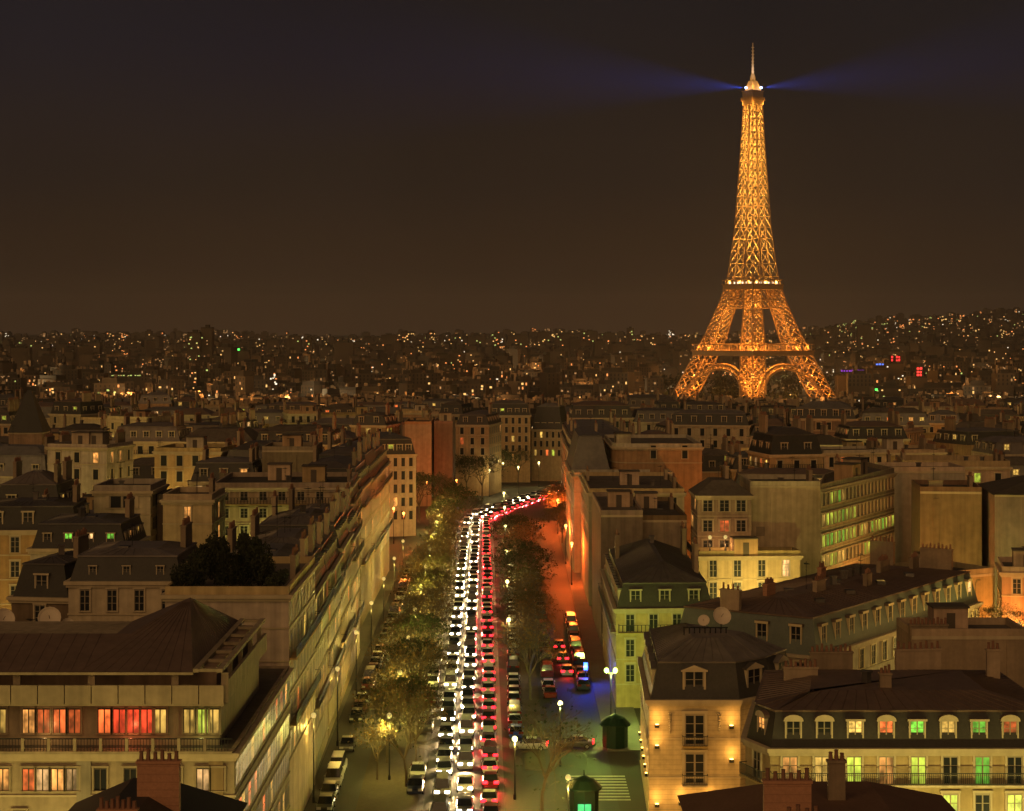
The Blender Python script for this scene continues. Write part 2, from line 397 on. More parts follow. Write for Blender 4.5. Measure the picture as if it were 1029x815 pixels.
def wmesh(kind, pane, sur='surround', joi='white_wood'):
    k = (kind, pane, sur, joi)
    if k not in WM: WM[k] = window_mesh(kind, pane).mesh('window', [M[sur], M[joi]] + ([M[pane]] if pane else []))
    return WM[k]
PM = {}
def pmesh(pane):
    if pane not in PM:
        mb = MB(); mb.face([(-.47, -.03, 0), (.47, -.03, 0), (.47, -.03, 1.02), (-.47, -.03, 1.02)]); PM[pane] = mb.mesh('pane', [M[pane]])
    return PM[pane]
DM = {}
def dmesh(style, pane, sur='surround', cover='zinc'):
    k = (style, pane, sur, cover)
    if k in DM: return DM[k]
    mb = MB()
    w, h, d = .62, 1.75, 1.5
    mb.box(-w - .14, -w, -.1, d, 0, h, 1); mb.box(w, w + .14, -.1, d, 0, h, 1); mb.box(-w - .14, w + .14, -.1, d, -.15, 0, 1)
    mb.box(-w, w, .02, .06, 0, h, 2); mb.box(-.05, .05, -.03, .015, 0, h, 3); mb.box(-w, -w + .07, -.03, .015, 0, h, 3); mb.box(w - .07, w, -.03, .015, 0, h, 3)
    mb.box(-w + .07, w - .07, -.02, .016, h * .62, h * .62 + .05, 3)
    W_ = w + .26
    if style == 'gable':
        top = [(-W_, h), (W_, h), (W_, h + .12), (0, h + .55), (-W_, h + .12)]
    elif style == 'arch':
        top = [(-W_, h), (W_, h), (W_, h + .1)] + [(W_ * math.cos(t), h + .1 + .5 * math.sin(t)) for t in [math.pi * i / 8 for i in range(1, 8)]] + [(-W_, h + .1)]
    else:
        top = [(-W_, h), (W_, h), (W_, h + .2), (-W_, h + .2)]
    n = len(mb.v); kk = len(top)
    for yy in (-.2, d + .3):
        mb.v += [(x, yy, z) for x, z in top]
    mb.f.append(tuple(n + i for i in range(kk))); mb.m.append(1)
    mb.f.append(tuple(n + kk + i for i in reversed(range(kk)))); mb.m.append(0)
    for i in range(kk):
        j = (i + 1) % kk; mb.f.append((n + j, n + i, n + kk + i, n + kk + j)); mb.m.append(0)
    DM[k] = mb.mesh('dormer', [M[cover], M[sur], M[pane], M['white_wood']]); return DM[k]
BM = {}
def balcony_mesh(L, fine, mat='limestone'):
    L = round(L * 2) / 2; k = (L, fine)
    if k in BM: return BM[k]
    mb = MB(); d = .75
    mb.box(-L / 2, L / 2, -d, .0, -.16, 0, 0)
    mb.box(-L / 2, L / 2, -d + .02, -d + .08, .98, 1.04, 1); mb.box(-L / 2, L / 2, -d + .03, -d + .07, .08, .12, 1)
    for s in (-1, 1): mb.box(s * L / 2 - .03, s * L / 2 + .03, -d + .08, 0, .98, 1.04, 1)
    st = .16 if fine else .5; n = max(2, int(L / st)); bw = .018 if fine else .05
    for i in range(n + 1):
        x = -L / 2 + L * i / n; mb.box(x - bw, x + bw, -d + .03, -d + .07, .12, .98, 1)
    BM[k] = mb.mesh('balcony', [M[mat], M['ironwork']]); return BM[k]
CM = {}
def chimney_mesh(L, h, npots, m='stack_plaster', t=.55):
    k = (round(L, 1), round(h, 1), npots, m)
    if k in CM: return CM[k]
    mb = MB(); mb.box(-L / 2, L / 2, -t / 2, t / 2, -3.2, h, 0); mb.box(-L / 2 - .08, L / 2 + .08, -t / 2 - .08, t / 2 + .08, h, h + .16, 0)
    for i in range(npots):
        x = -L / 2 + L * (i + .5) / npots; hh = .45 + .35 * ((i * 7 + int(L * 10)) % 5) / 5
        mb.lathe([(.15, h + .16), (.12, h + .16 + hh * .8), (.14, h + .16 + hh), (.1, h + .16 + hh)], (x, 0, 0), 6, 1)
    CM[k] = mb.mesh('chimney', [M[m], M['clay_pot']]); return CM[k]
def antenna_mesh(h=2.4):
    mb = MB(); mb.bar((0, 0, 0), (0, 0, h), .035); mb.bar((-.6, 0, h * .92), (.6, 0, h * .92), .03)
    for i in range(6): mb.bar((-.55 + i * .22, -.35 + .03 * i, h * .92), (-.55 + i * .22, .35 - .03 * i, h * .92), .02)
    mb.bar((-.3, 0, h * .7), (.3, 0, h * .7), .025)
    return mb.mesh('antenna', [M['ironwork']])
AM = antenna_mesh()
mb = MB(); mb.box(-.55, .55, -.7, .7, -.3, .14, 0); mb.face([(-.46, -.6, .145), (.46, -.6, .145), (.46, .6, .145), (-.46, .6, .145)], 1)
SKYLIGHT = {p: mb.mesh('skylight', [M['zinc'], M[p]]) for p in ('glass_dark', 'lit_yellow', 'lit_lime')}
mb = MB(); mb.box(-.3, .3, -.3, .3, -.5, .9, 0); mb.box(-.4, .4, -.4, .4, .9, 1.05, 0)
VENT = mb.mesh('roof_vent', [M['zinc']])
mb = MB(); mb.box(-1.8, 1.8, -1.5, 1.5, -.3, 2.5, 0); mb.box(-1.95, 1.95, -1.65, 1.65, 2.5, 2.68, 1); mb.box(-.45, .45, -1.53, -1.5, 0, 2.0, 2)
HUT = mb.mesh('lift_housing', [M['plaster'], M['roof_felt'], M['dark_wood']])
def dish_mesh(r=.9):
    mb = MB(); mb.lathe([(.05, 0), (r * .5, .1 * r), (r * .85, .28 * r), (r, .42 * r), (r * .97, .42 * r), (r * .8, .3 * r), (.05, .06)], n=16)
    me = mb.mesh('dish', [M['dish_white']])
    me.transform(Matrix.Rotation(R(62), 4, 'X')); me.transform(Matrix.Translation((0, 0, 1.2)))
    s = MB(); s.bar((0, 0, -.3), (0, 0, 1.2), .06, m=0); s.bar((0, -.05, 1.25), (0, -.75, 1.62), .025); 
    return me, s.mesh('mast', [M['ironwork']])

EYES = [Vector((0, 0, CZ)), Vector((-7, 0, CZ + 1)), Vector((7, 0, CZ + 3))]
SPECS = []; SOLID_V = []; SOLID_F = []
def solid(poly, z0, z1, p1=None):
    n = len(SOLID_V); k = len(poly); p1 = p1 or poly
    SOLID_V.extend([(p[0], p[1], z0) for p in poly] + [(p[0], p[1], z1) for p in p1])
    for i in range(k):
        j = (i + 1) % k; SOLID_F.append((n + i, n + j, n + k + j, n + k + i))
    SOLID_F.append(tuple(n + k + i for i in range(k)))
def spec(**s):
    d = dict(name='apartment_building', cat='building', group=None, z0=0.0, roof=('flat', .8), fl=3.2, nf=4, bay=2.9, ww=1.15, wh=2.0, lit=.12, wall='limestone',
             hero=False, faces=None, balc=(), kind='french', lits=LIT, chim=2, dorm='box', sur='surround', clutter=2, cover='zinc', slope='slate', blank=False, courses=False, pots=6, stack='stack_plaster', wins=None, woff=.32, bays={}, dbay=None, ds=None, stacks=(), skyl=())
    d.update(s)
    p = d['poly']; a = sum(p[i][0] * p[(i + 1) % len(p)][1] - p[(i + 1) % len(p)][0] * p[i][1] for i in range(len(p)))
    if a < 0: d['poly'] = list(reversed(p))
    SPECS.append(d); p = d['poly']
    solid(p, d['z0'] - 1, d['z0'] + d['h'])
    r = d['roof']; zt = d['z0'] + d['h']
    if r[0] == 'mansard':
        solid(p, zt, zt + r[1], inset(p, r[2])); solid(inset(p, r[2]), zt + r[1], zt + r[1] + r[3], inset(p, r[2] + r[4]))
    elif r[0] == 'hip': solid(p, zt, zt + r[1], inset(p, r[2]))
    return d
def rect(x0, y0, x1, y1, depth):    # front edge from (x0,y0) to (x1,y1) seen left to right, body behind
    dx, dy = x1 - x0, y1 - y0; L = math.hypot(dx, dy); nx, ny = -dy / L * depth, dx / L * depth
    return [(x0, y0), (x1, y1), (x1 + nx, y1 + ny), (x0 + nx, y0 + ny)]
BVH = None
def seen(p, slack=0.6):
    for e in EYES:
        d = Vector(p) - e; L = d.length; d.normalize()
        h = BVH.ray_cast(e, d, L - slack)
        if h[0] is None: return True
    return False

def build_building(d):
    r0 = random.Random(hash(tuple(d['poly'][0])) & 0xffff)
    poly = d['poly']; k = len(poly)
    cx = sum(p[0] for p in poly) / k; cy_ = sum(p[1] for p in poly) / k; z0 = d['z0']; h = d['h']
    root = empty(d['name'], (cx, cy_, z0)); tag(root, d['label'], d['cat'], d['group'])
    P = [(p[0] - cx, p[1] - cy_) for p in poly]
    near = cy_ < 330; near_b = cy_ < 480
    w = MB(); w.skirt(P, -4, P, h, 0); w.cap(P, h, 0)
    # cornice and string courses
    if not d['blank']:
        w.band(inset(P, -.42), inset(P, .05), h - .34, h + .02, 1); w.band(inset(P, -.22), inset(P, .05), h - .62, h - .34, 1)
        nb = d['nf'] if near or d['courses'] else 1
        for q in range(1, nb + 1):
            zz = h - q * d['fl'] - .12
            if zz > .5: w.band(inset(P, -.1), inset(P, .04), zz, zz + .16, 1)
    if d['blank'] and near_b:
        for i in range(k):
            A, B = Vector(P[i]), Vector(P[(i + 1) % k]); e = B - A; L = e.length
            if L < 4: continue
            u = e / L; nrm = Vector((u.y, -u.x)); wm = (A + B) / 2 + Vector((cx, cy_))
            if nrm.dot(-wm) < .2 * wm.length: continue
            for q in range(int(L / 4)):
                x = .8 + r0.random() * (L - 1.6); bw = .35 + r0.random() * .5; c_ = A + u * x + nrm * .0
                w.obox((c_.x, c_.y), u, nrm, bw, .10 + .05 * r0.random(), -3, h - r0.random() * 1.2 - .4, 0)
            for q in range(int(L / 5)):
                x = 1.5 + r0.random() * max(.1, L - 3); bw = .5 + r0.random() * 1.2; c_ = A + u * x; zz = h - 1.5 - r0.random() * 7
                w.obox((c_.x, c_.y), u, nrm, min(bw, x - .1), .03 + .02 * r0.random(), zz - .4 - r0.random() * 1.4, zz, 2 if r0.random() < .5 else 0)
            w.obox(((A + B) / 2)[:2], u, nrm, L / 2, .06, h - .3, h + .05, 1)
    w.build('wall', [M[d['wall']], M['trim'], M['render_dark']], root)
    # roof
    rf = MB(); r = d['roof']; ztop = h
    if r[0] == 'mansard':
        a = inset(P, .12); b = inset(P, .12 + r[2]); c = inset(P, .12 + r[2] + r[4])
        rf.skirt(a, h + .021, b, h + r[1], 1); rf.band(inset(b, -.12), inset(b, .06), h + r[1] - .1, h + r[1] + .08, 0)
        rf.skirt(b, h + r[1] + .02, c, h + r[1] + r[3], 0); rf.cap(c, h + r[1] + r[3], 0); ztop = h + r[1] + r[3]
        top = c
        if near:
            for i in range(k):     # standing seams on the upper slope
                A, B = Vector(b[i]), Vector(b[(i + 1) % k]); A2, B2 = Vector(c[i]), Vector(c[(i + 1) % k]); L = (B - A).length
                n = int(L / 1.1)
                for q in range(1, n):
                    t = q / n; s, e = A.lerp(B, t), A2.lerp(B2, t)
                    rf.bar((s.x, s.y, h + r[1] + .05), (e.x, e.y, h + r[1] + r[3] + .03), .035, n=3, m=0, ends=False)
    elif r[0] == 'hip':
        a = inset(P, -.35); c = inset(P, r[2]); rf.skirt(a, h + .03, c, h + r[1], 0); rf.cap(c, h + r[1], 0); ztop = h + r[1]; top = c
    else:
        ph = r[1]; rf.band(inset(P, .0), inset(P, .3), h + .021, h + ph, 2); rf.cap(inset(P, .3), h + .06, 3); top = inset(P, .9); ztop = h + .06
    roof = rf.build('roof', [M[d['cover']], M[d['slope']], M[d['wall']], M['roof_felt']], root)
    wins = 0
    for i in range(k):
        A, B = Vector(P[i]), Vector(P[(i + 1) % k]); e = B - A; L = e.length
        if L < 1.6: continue
        u = e / L; nrm = Vector((u.y, -u.x)); mid = (A + B) / 2; wm = mid + Vector((cx, cy_))
        if nrm.dot(-wm) <= 0.02 * wm.length: continue
        if d['faces'] is not None and i not in d['faces']: continue
        rz = math.atan2(u.y, u.x); n = max(1, int((L - .6) / d['bays'].get(i, d['bay'])))
        fw = d['blank']; graze = nrm.dot(-wm) < .3 * wm.length; kind = 'flush' if graze else d['kind']
        for q in range(0 if fw else n):
            t = (q + .5) / n * (L - .6) + .3
            bp = A + u * t
            for fq in range(d['nf']):
                zb = h - d['fl'] * (fq + 1) + d['woff']
                if zb < 2.5: continue
                wp = (bp.x + nrm.x * .35 + cx, bp.y + nrm.y * .35 + cy_, zb + d['wh'] / 2 + z0)
                if not seen(wp): continue
                litq = r0.random() < (d['lit'](i, q, fq) if callable(d['lit']) else d['lit'])
                pane = r0.choice(d['lits']) if litq else 'glass_dark'
                if d['wins'] and (i, fq, q) in d['wins']: pane = d['wins'][(i, fq, q)]
                sc = (d['ww'], 1, d['wh']); loc = (bp.x, bp.y, zb)
                if d['hero']:
                    wo_ = inst('window', wmesh(kind, None, d['sur']), root, loc, rz, sc); inst('pane', pmesh(pane), wo_)
                else: inst('window', wmesh(kind if near or graze else 'plain', pane, d['sur']), root, loc, rz, sc)
                wins += 1
        for fq in d['balc'] if not fw else ():
            zb = h - d['fl'] * (fq + 1) + .2
            wp = (mid.x + nrm.x * 1.2 + cx, mid.y + nrm.y * 1.2 + cy_, zb + 1 + z0)
            if seen(wp): inst('balcony', balcony_mesh(L - .3, cy_ < 230), root, (mid.x, mid.y, zb), rz)
        if r[0] == 'mansard' and d['dorm'] and r[1] > 2:
            n = max(1, int((L - 1.2) / (d['dbay'] or d['bays'].get(i, d['bay']) * 1.12)))
            for q in range(n):
                bp = A + u * ((q + .5) / n * (L - 1.4) + .7); bp = bp - nrm * (.2 + r[2] * .28)
                wp = (bp.x + nrm.x + cx, bp.y + nrm.y + cy_, h + 1.6 + z0)
                if not seen(wp): continue
                pane = r0.choice(d['lits']) if r0.random() < (.1 if callable(d['lit']) else d['lit']) else 'glass_dark'
                if d['wins'] and (i, 'd', q) in d['wins']: pane = d['wins'][(i, 'd', q)]
                st = d['dorm'] if isinstance(d['dorm'], str) else d['dorm'][q % len(d['dorm'])]
                inst('dormer', dmesh(st, pane, d['sur'], d['cover']), roof, (bp.x, bp.y, h + .55), rz, d['ds'])
    # chimney stacks along the party walls
    if d['chim']:
        for side in (1, 3) if k == 4 else (1,):
            A, B = Vector(P[side]), Vector(P[(side + 1) % k]); e = B - A; L = e.length
            if L < 5: continue
            u = e / L; nn = Vector((-u.y, u.x))
            for q in range(d['chim'] if side == 1 else max(0, d['chim'] - 1)):
                t = (q + .6 + r0.random() * .3) / (d['chim'] + .3); ln = min(L * .3, 2.2 + r0.random() * 2.4)
                bp = A + u * (L * t) + nn * (.6 + (d['roof'][2] if r[0] != 'flat' else .3))
                inst('chimney', chimney_mesh(ln, 1.3 + round(r0.random() * 2) * .5, max(2, int(ln / .5)), d['stack']), roof, (bp.x, bp.y, ztop), math.atan2(u.y, u.x))
    for q in range(d['clutter']):
        a, b, c_ = r0.random(), r0.random(), r0.random(); i = r0.randrange(k)
        A, B = Vector(top[i]), Vector(top[(i + 1) % k]); cc = Vector((sum(p[0] for p in top) / k, sum(p[1] for p in top) / k))
        bp = cc + (A.lerp(B, a) - cc) * (.75 * b)
        what = r0.choice(['antenna', 'antenna', 'roof_vent', 'skylight', 'lift_housing'])
        if what == 'antenna': inst('antenna', AM, roof, (bp.x, bp.y, ztop - .2), a * 3, (1, 1, .8 + b))
        elif what == 'roof_vent': inst('roof_vent', VENT, roof, (bp.x, bp.y, ztop), a)
        elif what == 'skylight': inst('skylight', SKYLIGHT['glass_dark'], roof, (bp.x, bp.y, ztop), 0)
        elif r[0] == 'flat': inst('lift_housing', HUT, roof, (bp.x, bp.y, ztop), math.atan2((Vector(P[1]) - Vector(P[0])).y, (Vector(P[1]) - Vector(P[0])).x))
    for (x, y, z, L, a, npot, m) in d['stacks']:
        inst('chimney', chimney_mesh(L, 1.2, npot, m), roof, (x - cx, y - cy_, z - z0 - 1.2), a)
    for (x, y, z, p) in d['skyl']:
        inst('skylight', SKYLIGHT[p], roof, (x - cx, y - cy_, z - z0))
    return root, roof, P, (cx, cy_)

# ------------------------------------------------------------------ buildings one can name
HEROES = {}
def hero(key, **s):
    HEROES[key] = spec(hero=s.pop('hero', False), **s); return HEROES[key]
# right of the avenue
hero('corner', hero=True, label='floodlit golden stone corner mansion with grey mansard roof and pedimented dormers', poly=[(13.8, 196), (23, 196), (26.9, 199.6), (30, 205), (22, 214), (14.6, 221)],
     h=12.6, roof=('mansard', 3.6, .9, 1.9, 3.6), wall='ashlar', fl=3.9, nf=3, bay=8, bays={5: 3.6, 1: 3.0, 2: 3.0}, ww=2.0, wh=2.9, woff=-.55, lit=0.0, dorm='gable', ds=(1.55, 1, 1.25), dbay=None,
     courses=True, chim=0, clutter=0, slope='slate', cover='zinc', sur='surround')
hero('front_right', hero=True, label='cream stone block with dark mansard, arched dormers and green lit windows at the lower right', poly=[(20.3, 169.2), (21.9, 165), (47, 165), (47, 186), (23.4, 186)],
     h=14.4, roof=('mansard', 3.0, .75, .9, 4.6), fl=3.2, nf=3, bay=2.6, ww=1.3, wh=2.45, woff=.02, lit=0.15, dorm=['arch', 'arch', 'box', 'arch', 'box', 'arch', 'box', 'arch', 'box'], dbay=2.62, ds=(.95, 1, .95), cover='brown_metal', slope='slate', chim=0, clutter=2, balc=(0,), courses=True,
     wins={(1, 0, 0): 'lit_warm', (1, 0, 1): 'lit_yellow', (1, 0, 2): 'lit_lime', (1, 0, 3): 'lit_warm', (1, 0, 4): 'lit_lime', (1, 0, 6): 'lit_green', (1, 0, 7): 'glass_dark', (1, 0, 5): 'glass_dark', (1, 1, 5): 'lit_lime', (1, 1, 7): 'lit_lime',
           (1, 'd', 2): 'lit_yellow', (1, 'd', 3): 'lit_orange', (1, 'd', 4): 'lit_green', (1, 'd', 5): 'lit_yellow', (1, 'd', 6): 'lit_green', (1, 'd', 7): 'lit_orange', (1, 'd', 0): 'glass_dark', (1, 'd', 1): 'glass_dark'},
     stacks=[(26.4, 178, 18.9, 3.1, 0, 7, 'stack_plaster'), (33.0, 172.0, 19.4, 1.0, 0, 3, 'stack_plaster'), (30.2, 184, 19.3, 4.0, 0, 9, 'stack_plaster'), (44.5, 180, 20.2, 1.2, 0, 3, 'stack_plaster'), (38.6, 185, 19.4, 4.4, .12, 8, 'stack_plaster')],
     skyl=[(30.8, 171.5, 17.75, 'glass_dark'), (37.0, 171.3, 17.75, 'glass_dark'), (41.2, 170.6, 17.7, 'lit_yellow')])
hero('front_roof', label='brown tiled hip roof with brick chimneys below the mansard block with green windows', poly=rect(12.0, 110, 30, 110, 27), h=17.0, roof=('hip', 2.5, 6.0), cover='tile', blank=True, chim=0, clutter=0,
     stacks=[(16.9, 119.5, 22.1, 2.9, 0, 6, 'brick'), (16.95, 113.5, 21.4, 2.1, 0, 4, 'brick'), (21.0, 126, 21.9, 1.1, 0, 3, 'stack_plaster')])
hero('side_mansard', hero=True, label='long oblique cream block with greenish mansard and a row of tall dormers', poly=rect(33.5, 213.5, 61.5, 256, 18), h=14, roof=('mansard', 4.0, .9, .9, 6.5), slope='green_slate', cover='brown_metal', fl=3.3, nf=2, bay=3.3, ww=1.2, wh=2.1, lit=.06,
     dorm='box', ds=(.95, 1, 1.4), sur='cream_paint', chim=2, clutter=12,
     stacks=[(36.5, 231, 20.0, 2.6, .98, 5, 'stack_plaster'), (43.5, 238, 19.9, 1.6, .98, 3, 'stack_plaster'), (47.5, 249, 20.2, 3.0, .98, 6, 'stack_plaster'), (30.0, 227, 20.1, 2.2, .98, 5, 'brick'), (39, 245, 19.8, 1.4, .98, 3, 'brick'), (52.5, 254, 20.0, 2.0, .98, 4, 'stack_plaster')],
     skyl=[(40.2, 231.5, 18.75, 'glass_dark'), (45.5, 240, 18.75, 'lit_yellow'), (35.5, 224.6, 18.7, 'glass_dark'), (50.5, 247.6, 18.75, 'glass_dark'), (33.0, 232, 18.85, 'glass_dark')])
hero('courtyard_wall', label='blank tan party wall block with a row of clay pots behind the lower right mansard', poly=rect(41.5, 202, 53.5, 202, 8), h=18.0, blank=True, wall='stack_plaster', chim=0, clutter=1, stacks=[(43.4, 202.9, 19.0, 4, 0, 10, 'stack_plaster')])
hero('courtyard_low', label='low dark flat roof terrace in the courtyard right of the oblique block', poly=rect(50, 222, 72, 222, 12), h=13.4, wall='plaster', chim=0, clutter=1, nf=1)
hero('avenue_a', hero=True, label='dark mansard block with zinc hip roof beside the green lamps on the avenue', poly=[(13.7, 256), (26.7, 257), (27, 298), (13.9, 298)], h=13.1, roof=('mansard', 3.2, .9, 2.2, 5.2), fl=3.3, nf=3, bay=2.7, wh=2.2, lit=.05, dorm='box', chim=2, clutter=3, balc=(0,), stacks=[(22.0, 258, 15.2, 3.0, 0, 5, 'stack_plaster')])
hero('avenue_b', label='windowless pale party wall block rising behind the zinc hip roof', poly=rect(14, 306, 20.6, 306, 34), h=20.6, blank=True, wall='render_dark', chim=1, clutter=3)
hero('avenue_c', label='broad windowless flat topped block beside the yellow house', poly=rect(20.7, 308, 27.7, 308, 34), h=19.6, blank=True, wall='render_dark', chim=1, clutter=4)
hero('avenue_d', label='flat roofed block with a setback top floor midway along the right of the avenue', poly=rect(13.8, 350, 31, 350, 40), h=20.4, nf=3, lit=.05, wall='plaster', chim=2, clutter=5)
hero('avenue_e', label='low stone block with a long cornice in front of the round cornered storey', poly=rect(12.7, 397, 33, 398, 8), h=19.8, nf=4, lit=.03, wall='limestone', chim=0, clutter=0, courses=True)
rc = [(20.9 + 5 - 5 * math.cos(t), 405.5 + 5 - 5 * math.sin(t)) for t in [math.pi / 2 * i / 8 for i in range(9)]]
hero('avenue_drum', label='blind storey with a rounded corner and dark cap above the long cornice', poly=rc + [(39.6, 405.5), (39.6, 440), (20.9, 440)], h=25.2, bay=6.5, nf=1, lit=0, wall='plaster', chim=0, clutter=4, faces=None, woff=.9, wh=2.6)
hero('avenue_roof', label='steep windowless zinc roofed block at the right edge of the avenue', poly=rect(12.2, 406, 20.6, 406, 34), h=20.2, roof=('mansard', 7.2, 1.7, .4, 1.0), slope='zinc', dorm=None, chim=1, clutter=1, nf=4, lit=.04)
hero('avenue_f', label='orange lit stone block on the right of the avenue past the steep zinc roof', poly=rect(13.6, 445, 30, 445, 34), h=21, nf=4, roof=('mansard', 3.2, 1, 1, 3))
hero('avenue_g', label='stone block near the right hand bend of the avenue, second beyond the steep zinc roof', poly=rect(13.9, 482, 30, 482, 34), h=20.6, nf=4, roof=('mansard', 3.0, 1, 1, 3), z0=-.5)
hero('avenue_h', label='last stone block on the right before the avenue bends', poly=rect(14.3, 520, 30, 520, 50), h=20.6, nf=4, roof=('mansard', 3.0, 1, 1, 3), z0=-1)
hero('yellow_house', hero=True, label='narrow yellow lit house of three window rows with a terrace and dark roof', poly=rect(28.6, 300, 36.9, 300, 11), h=24.2, wall='plaster', fl=3.1, nf=3, bay=2.0, ww=1.5, wh=1.7, woff=.7, lit=.25, lits=['lit_orange', 'lit_warm'], roof=('hip', 2.2, 2.5), cover='roof_felt', chim=1, clutter=1, balc=(2,))
hero('yellow_base', label='wide low yellow wing with tall windows below the narrow yellow house', poly=rect(28.2, 293.5, 43.6, 294.5, 5), h=15.6, wall='plaster', nf=2, fl=3.4, bay=3.6, wh=2.5, lit=.05, chim=0, clutter=2)
hero('blank_gable', label='large blank tan gable wall between the yellow house and the lit office block', poly=rect(37.1, 303, 48.4, 303, 14), h=25.4, wall='plaster', blank=True, chim=1, clutter=2)
hero('office', hero=True, label='stepped office block with rows of bright lime lit windows', poly=[(45.2, 285), (62.5, 318), (60.5, 334), (48.6, 304)], h=26.4, fl=3.05, nf=4, bay=1.75, ww=1.25, wh=1.75, woff=.6, kind='office', wall='concrete', sur='trim', chim=0, clutter=6,
     lit=lambda i, q, f: i == 0 and ((f == 0 and q in (2, 3, 4, 5)) or (f == 1 and q < 9) or (f == 2 and q not in (9, 12)) or (f == 3 and (q < 6 or q in (11, 12)))), lits=['lit_lime', 'lit_lime', 'lit_yellow', 'lit_green', 'lit_lime'])
hero('orange_wall', label='blank orange lit party wall block right of the office with lime windows', poly=rect(65.2, 337, 78.5, 337, 12), h=25.2, wall='plaster', blank=True, chim=0, clutter=2)
hero('grey_wall', label='tall stained grey blank block in front of the orange party wall', poly=rect(64, 305, 73.4, 304, 14), h=24.4, wall='render_dark', blank=True, chim=1, clutter=1, stacks=[(66.5, 305.5, 26.0, 2.2, 0, 0, 'stack_plaster')])
hero('edge_wall', label='wide blank brown block with dark roof at the right edge of the photo', poly=rect(73.7, 297, 90, 295, 20), h=24.6, wall='render_dark', blank=True, roof=('hip', 2.0, 6), cover='roof_felt', chim=0, clutter=2)
hero('low_roof', label='low curved wall house with dark flat roof under the tall blank blocks', poly=rect(56.5, 264, 67, 270, 11), h=16.0, wall='plaster', blank=True, chim=0, clutter=4)
hero('low_roof_b', label='small pale low house under the wide blank block at the right edge', poly=rect(67.5, 268, 78, 266, 12), h=16.4, wall='plaster', nf=1, chim=1, clutter=3)
# left of the avenue
L1 = hero('office_left', hero=True, label='modern office block with hipped brown roof and red lit windows at the lower left', poly=rect(-70, 150, -21.4, 150, 37), h=17.3, fl=3.3, nf=4, bay=1.75, ww=1.3, wh=1.8, woff=.5, kind='office', wall='concrete', sur='concrete', faces=[1],
     lit=.22, lits=['lit_orange', 'lit_warm', 'lit_orange', 'lit_yellow'], chim=0, clutter=0, courses=True, roof=('flat', .25))
hero('front_roof_left', label='dark slate gabled roof with wide brick chimney in front of the office block', poly=rect(-29.8, 112, -18.6, 112, 22), h=17.2, roof=('hip', 2.9, 4.6), cover='slate', blank=True, chim=0, clutter=0,
     stacks=[(-22.6, 124.5, 22.2, 2.7, 0, 6, 'brick'), (-23.6, 116.5, 21.1, 2.3, 0, 7, 'brick')], dorm=None)
hero('garden_house', hero=True, label='flat roofed avenue house carrying a dark roof garden, behind the brown hipped roof', poly=rect(-33.6, 188.4, -21.6, 188.4, 25), h=24.2, fl=3.2, nf=5, wall='plaster', faces=[1], lit=.3, lits=['lit_warm', 'lit_orange', 'lit_yellow'], chim=1, clutter=3, balc=(1, 3))
hero('cream_house', hero=True, label='cream house with four tall windows per floor and black mansard, left of the roof garden', poly=rect(-45.6, 200, -33.8, 200, 14), h=24.0, fl=3.35, nf=3, bay=2.6, ww=1.0, wh=2.1, woff=.35, lit=.04, roof=('mansard', 2.5, .7, .5, 2.5), dorm='box', ds=(.55, 1, .55), chim=1, clutter=2)
hero('dark_dormer', label='narrow house with dark mansard and one pale dormer at the left edge', poly=rect(-53.0, 206, -46.7, 205, 12), h=21.6, fl=3.2, nf=2, roof=('mansard', 3.4, .8, .5, 2), lit=.0, wall='render_dark', chim=1, clutter=1)
hero('dish_terrace', label='low flat terrace roof carrying satellite dishes behind the brown office roof', poly=rect(-56, 188, -38.3, 188, 9), h=19.4, wall='render_dark', nf=1, lit=.0, chim=0, clutter=2)
hero('green_lights', label='long black mansard house with green and white lit dormers', poly=rect(-58.2, 235, -46.6, 235, 14), h=23.4, roof=('mansard', 2.9, .8, .4, 3), nf=2, lit=.1, dorm='box', ds=(.7, 1, .7), wins={(0, 'd', 0): 'glass_dark', (0, 'd', 1): 'lit_green', (0, 'd', 2): 'lit_pale', (0, 'd', 3): 'lit_green'}, bay=3.0, dbay=2.4, chim=1, clutter=3)
hero('pink_lights', label='yellow lit house with pink windows in its roof at the left edge', poly=rect(-70, 254, -56.8, 255, 14), h=23.6, roof=('mansard', 3.0, .8, .4, 3), nf=3, lit=.25, lits=['lit_red', 'lit_orange', 'lit_warm'], dorm='box', chim=1, clutter=3)
hero('pale_cube', label='pale cubic roof block with a wide dark window above the green lit dormers', poly=rect(-57.6, 268, -49.8, 268, 12), h=27.6, nf=2, bay=5, ww=3.6, wh=1.6, woff=.9, lit=0, kind='office', wall='plaster', chim=0, clutter=3)
hero('recess_block', label='grey recessed block between two pale roof blocks', poly=rect(-49.6, 272, -43.0, 272, 10), h=26.0, blank=True, wall='render_dark', chim=0, clutter=2)
hero('lit_block', label='yellowish block with one bright window, left of the banded balconies', poly=rect(-47.0, 262, -40.4, 262, 12), h=26.9, nf=2, bay=3, ww=1.0, wh=2.0, lit=.4, lits=['lit_warm'], wall='plaster', chim=1, clutter=2)
rowd = [('stone avenue house next beyond the roof garden house', 214, 22, 20.6), ('stone avenue house second beyond the roof garden house', 236.5, 21, 20.2), ('stone avenue house third beyond the roof garden house', 258, 20, 20.8), ('stone avenue house fourth beyond the roof garden, before the banded balconies', 278.5, 21, 19.6)]
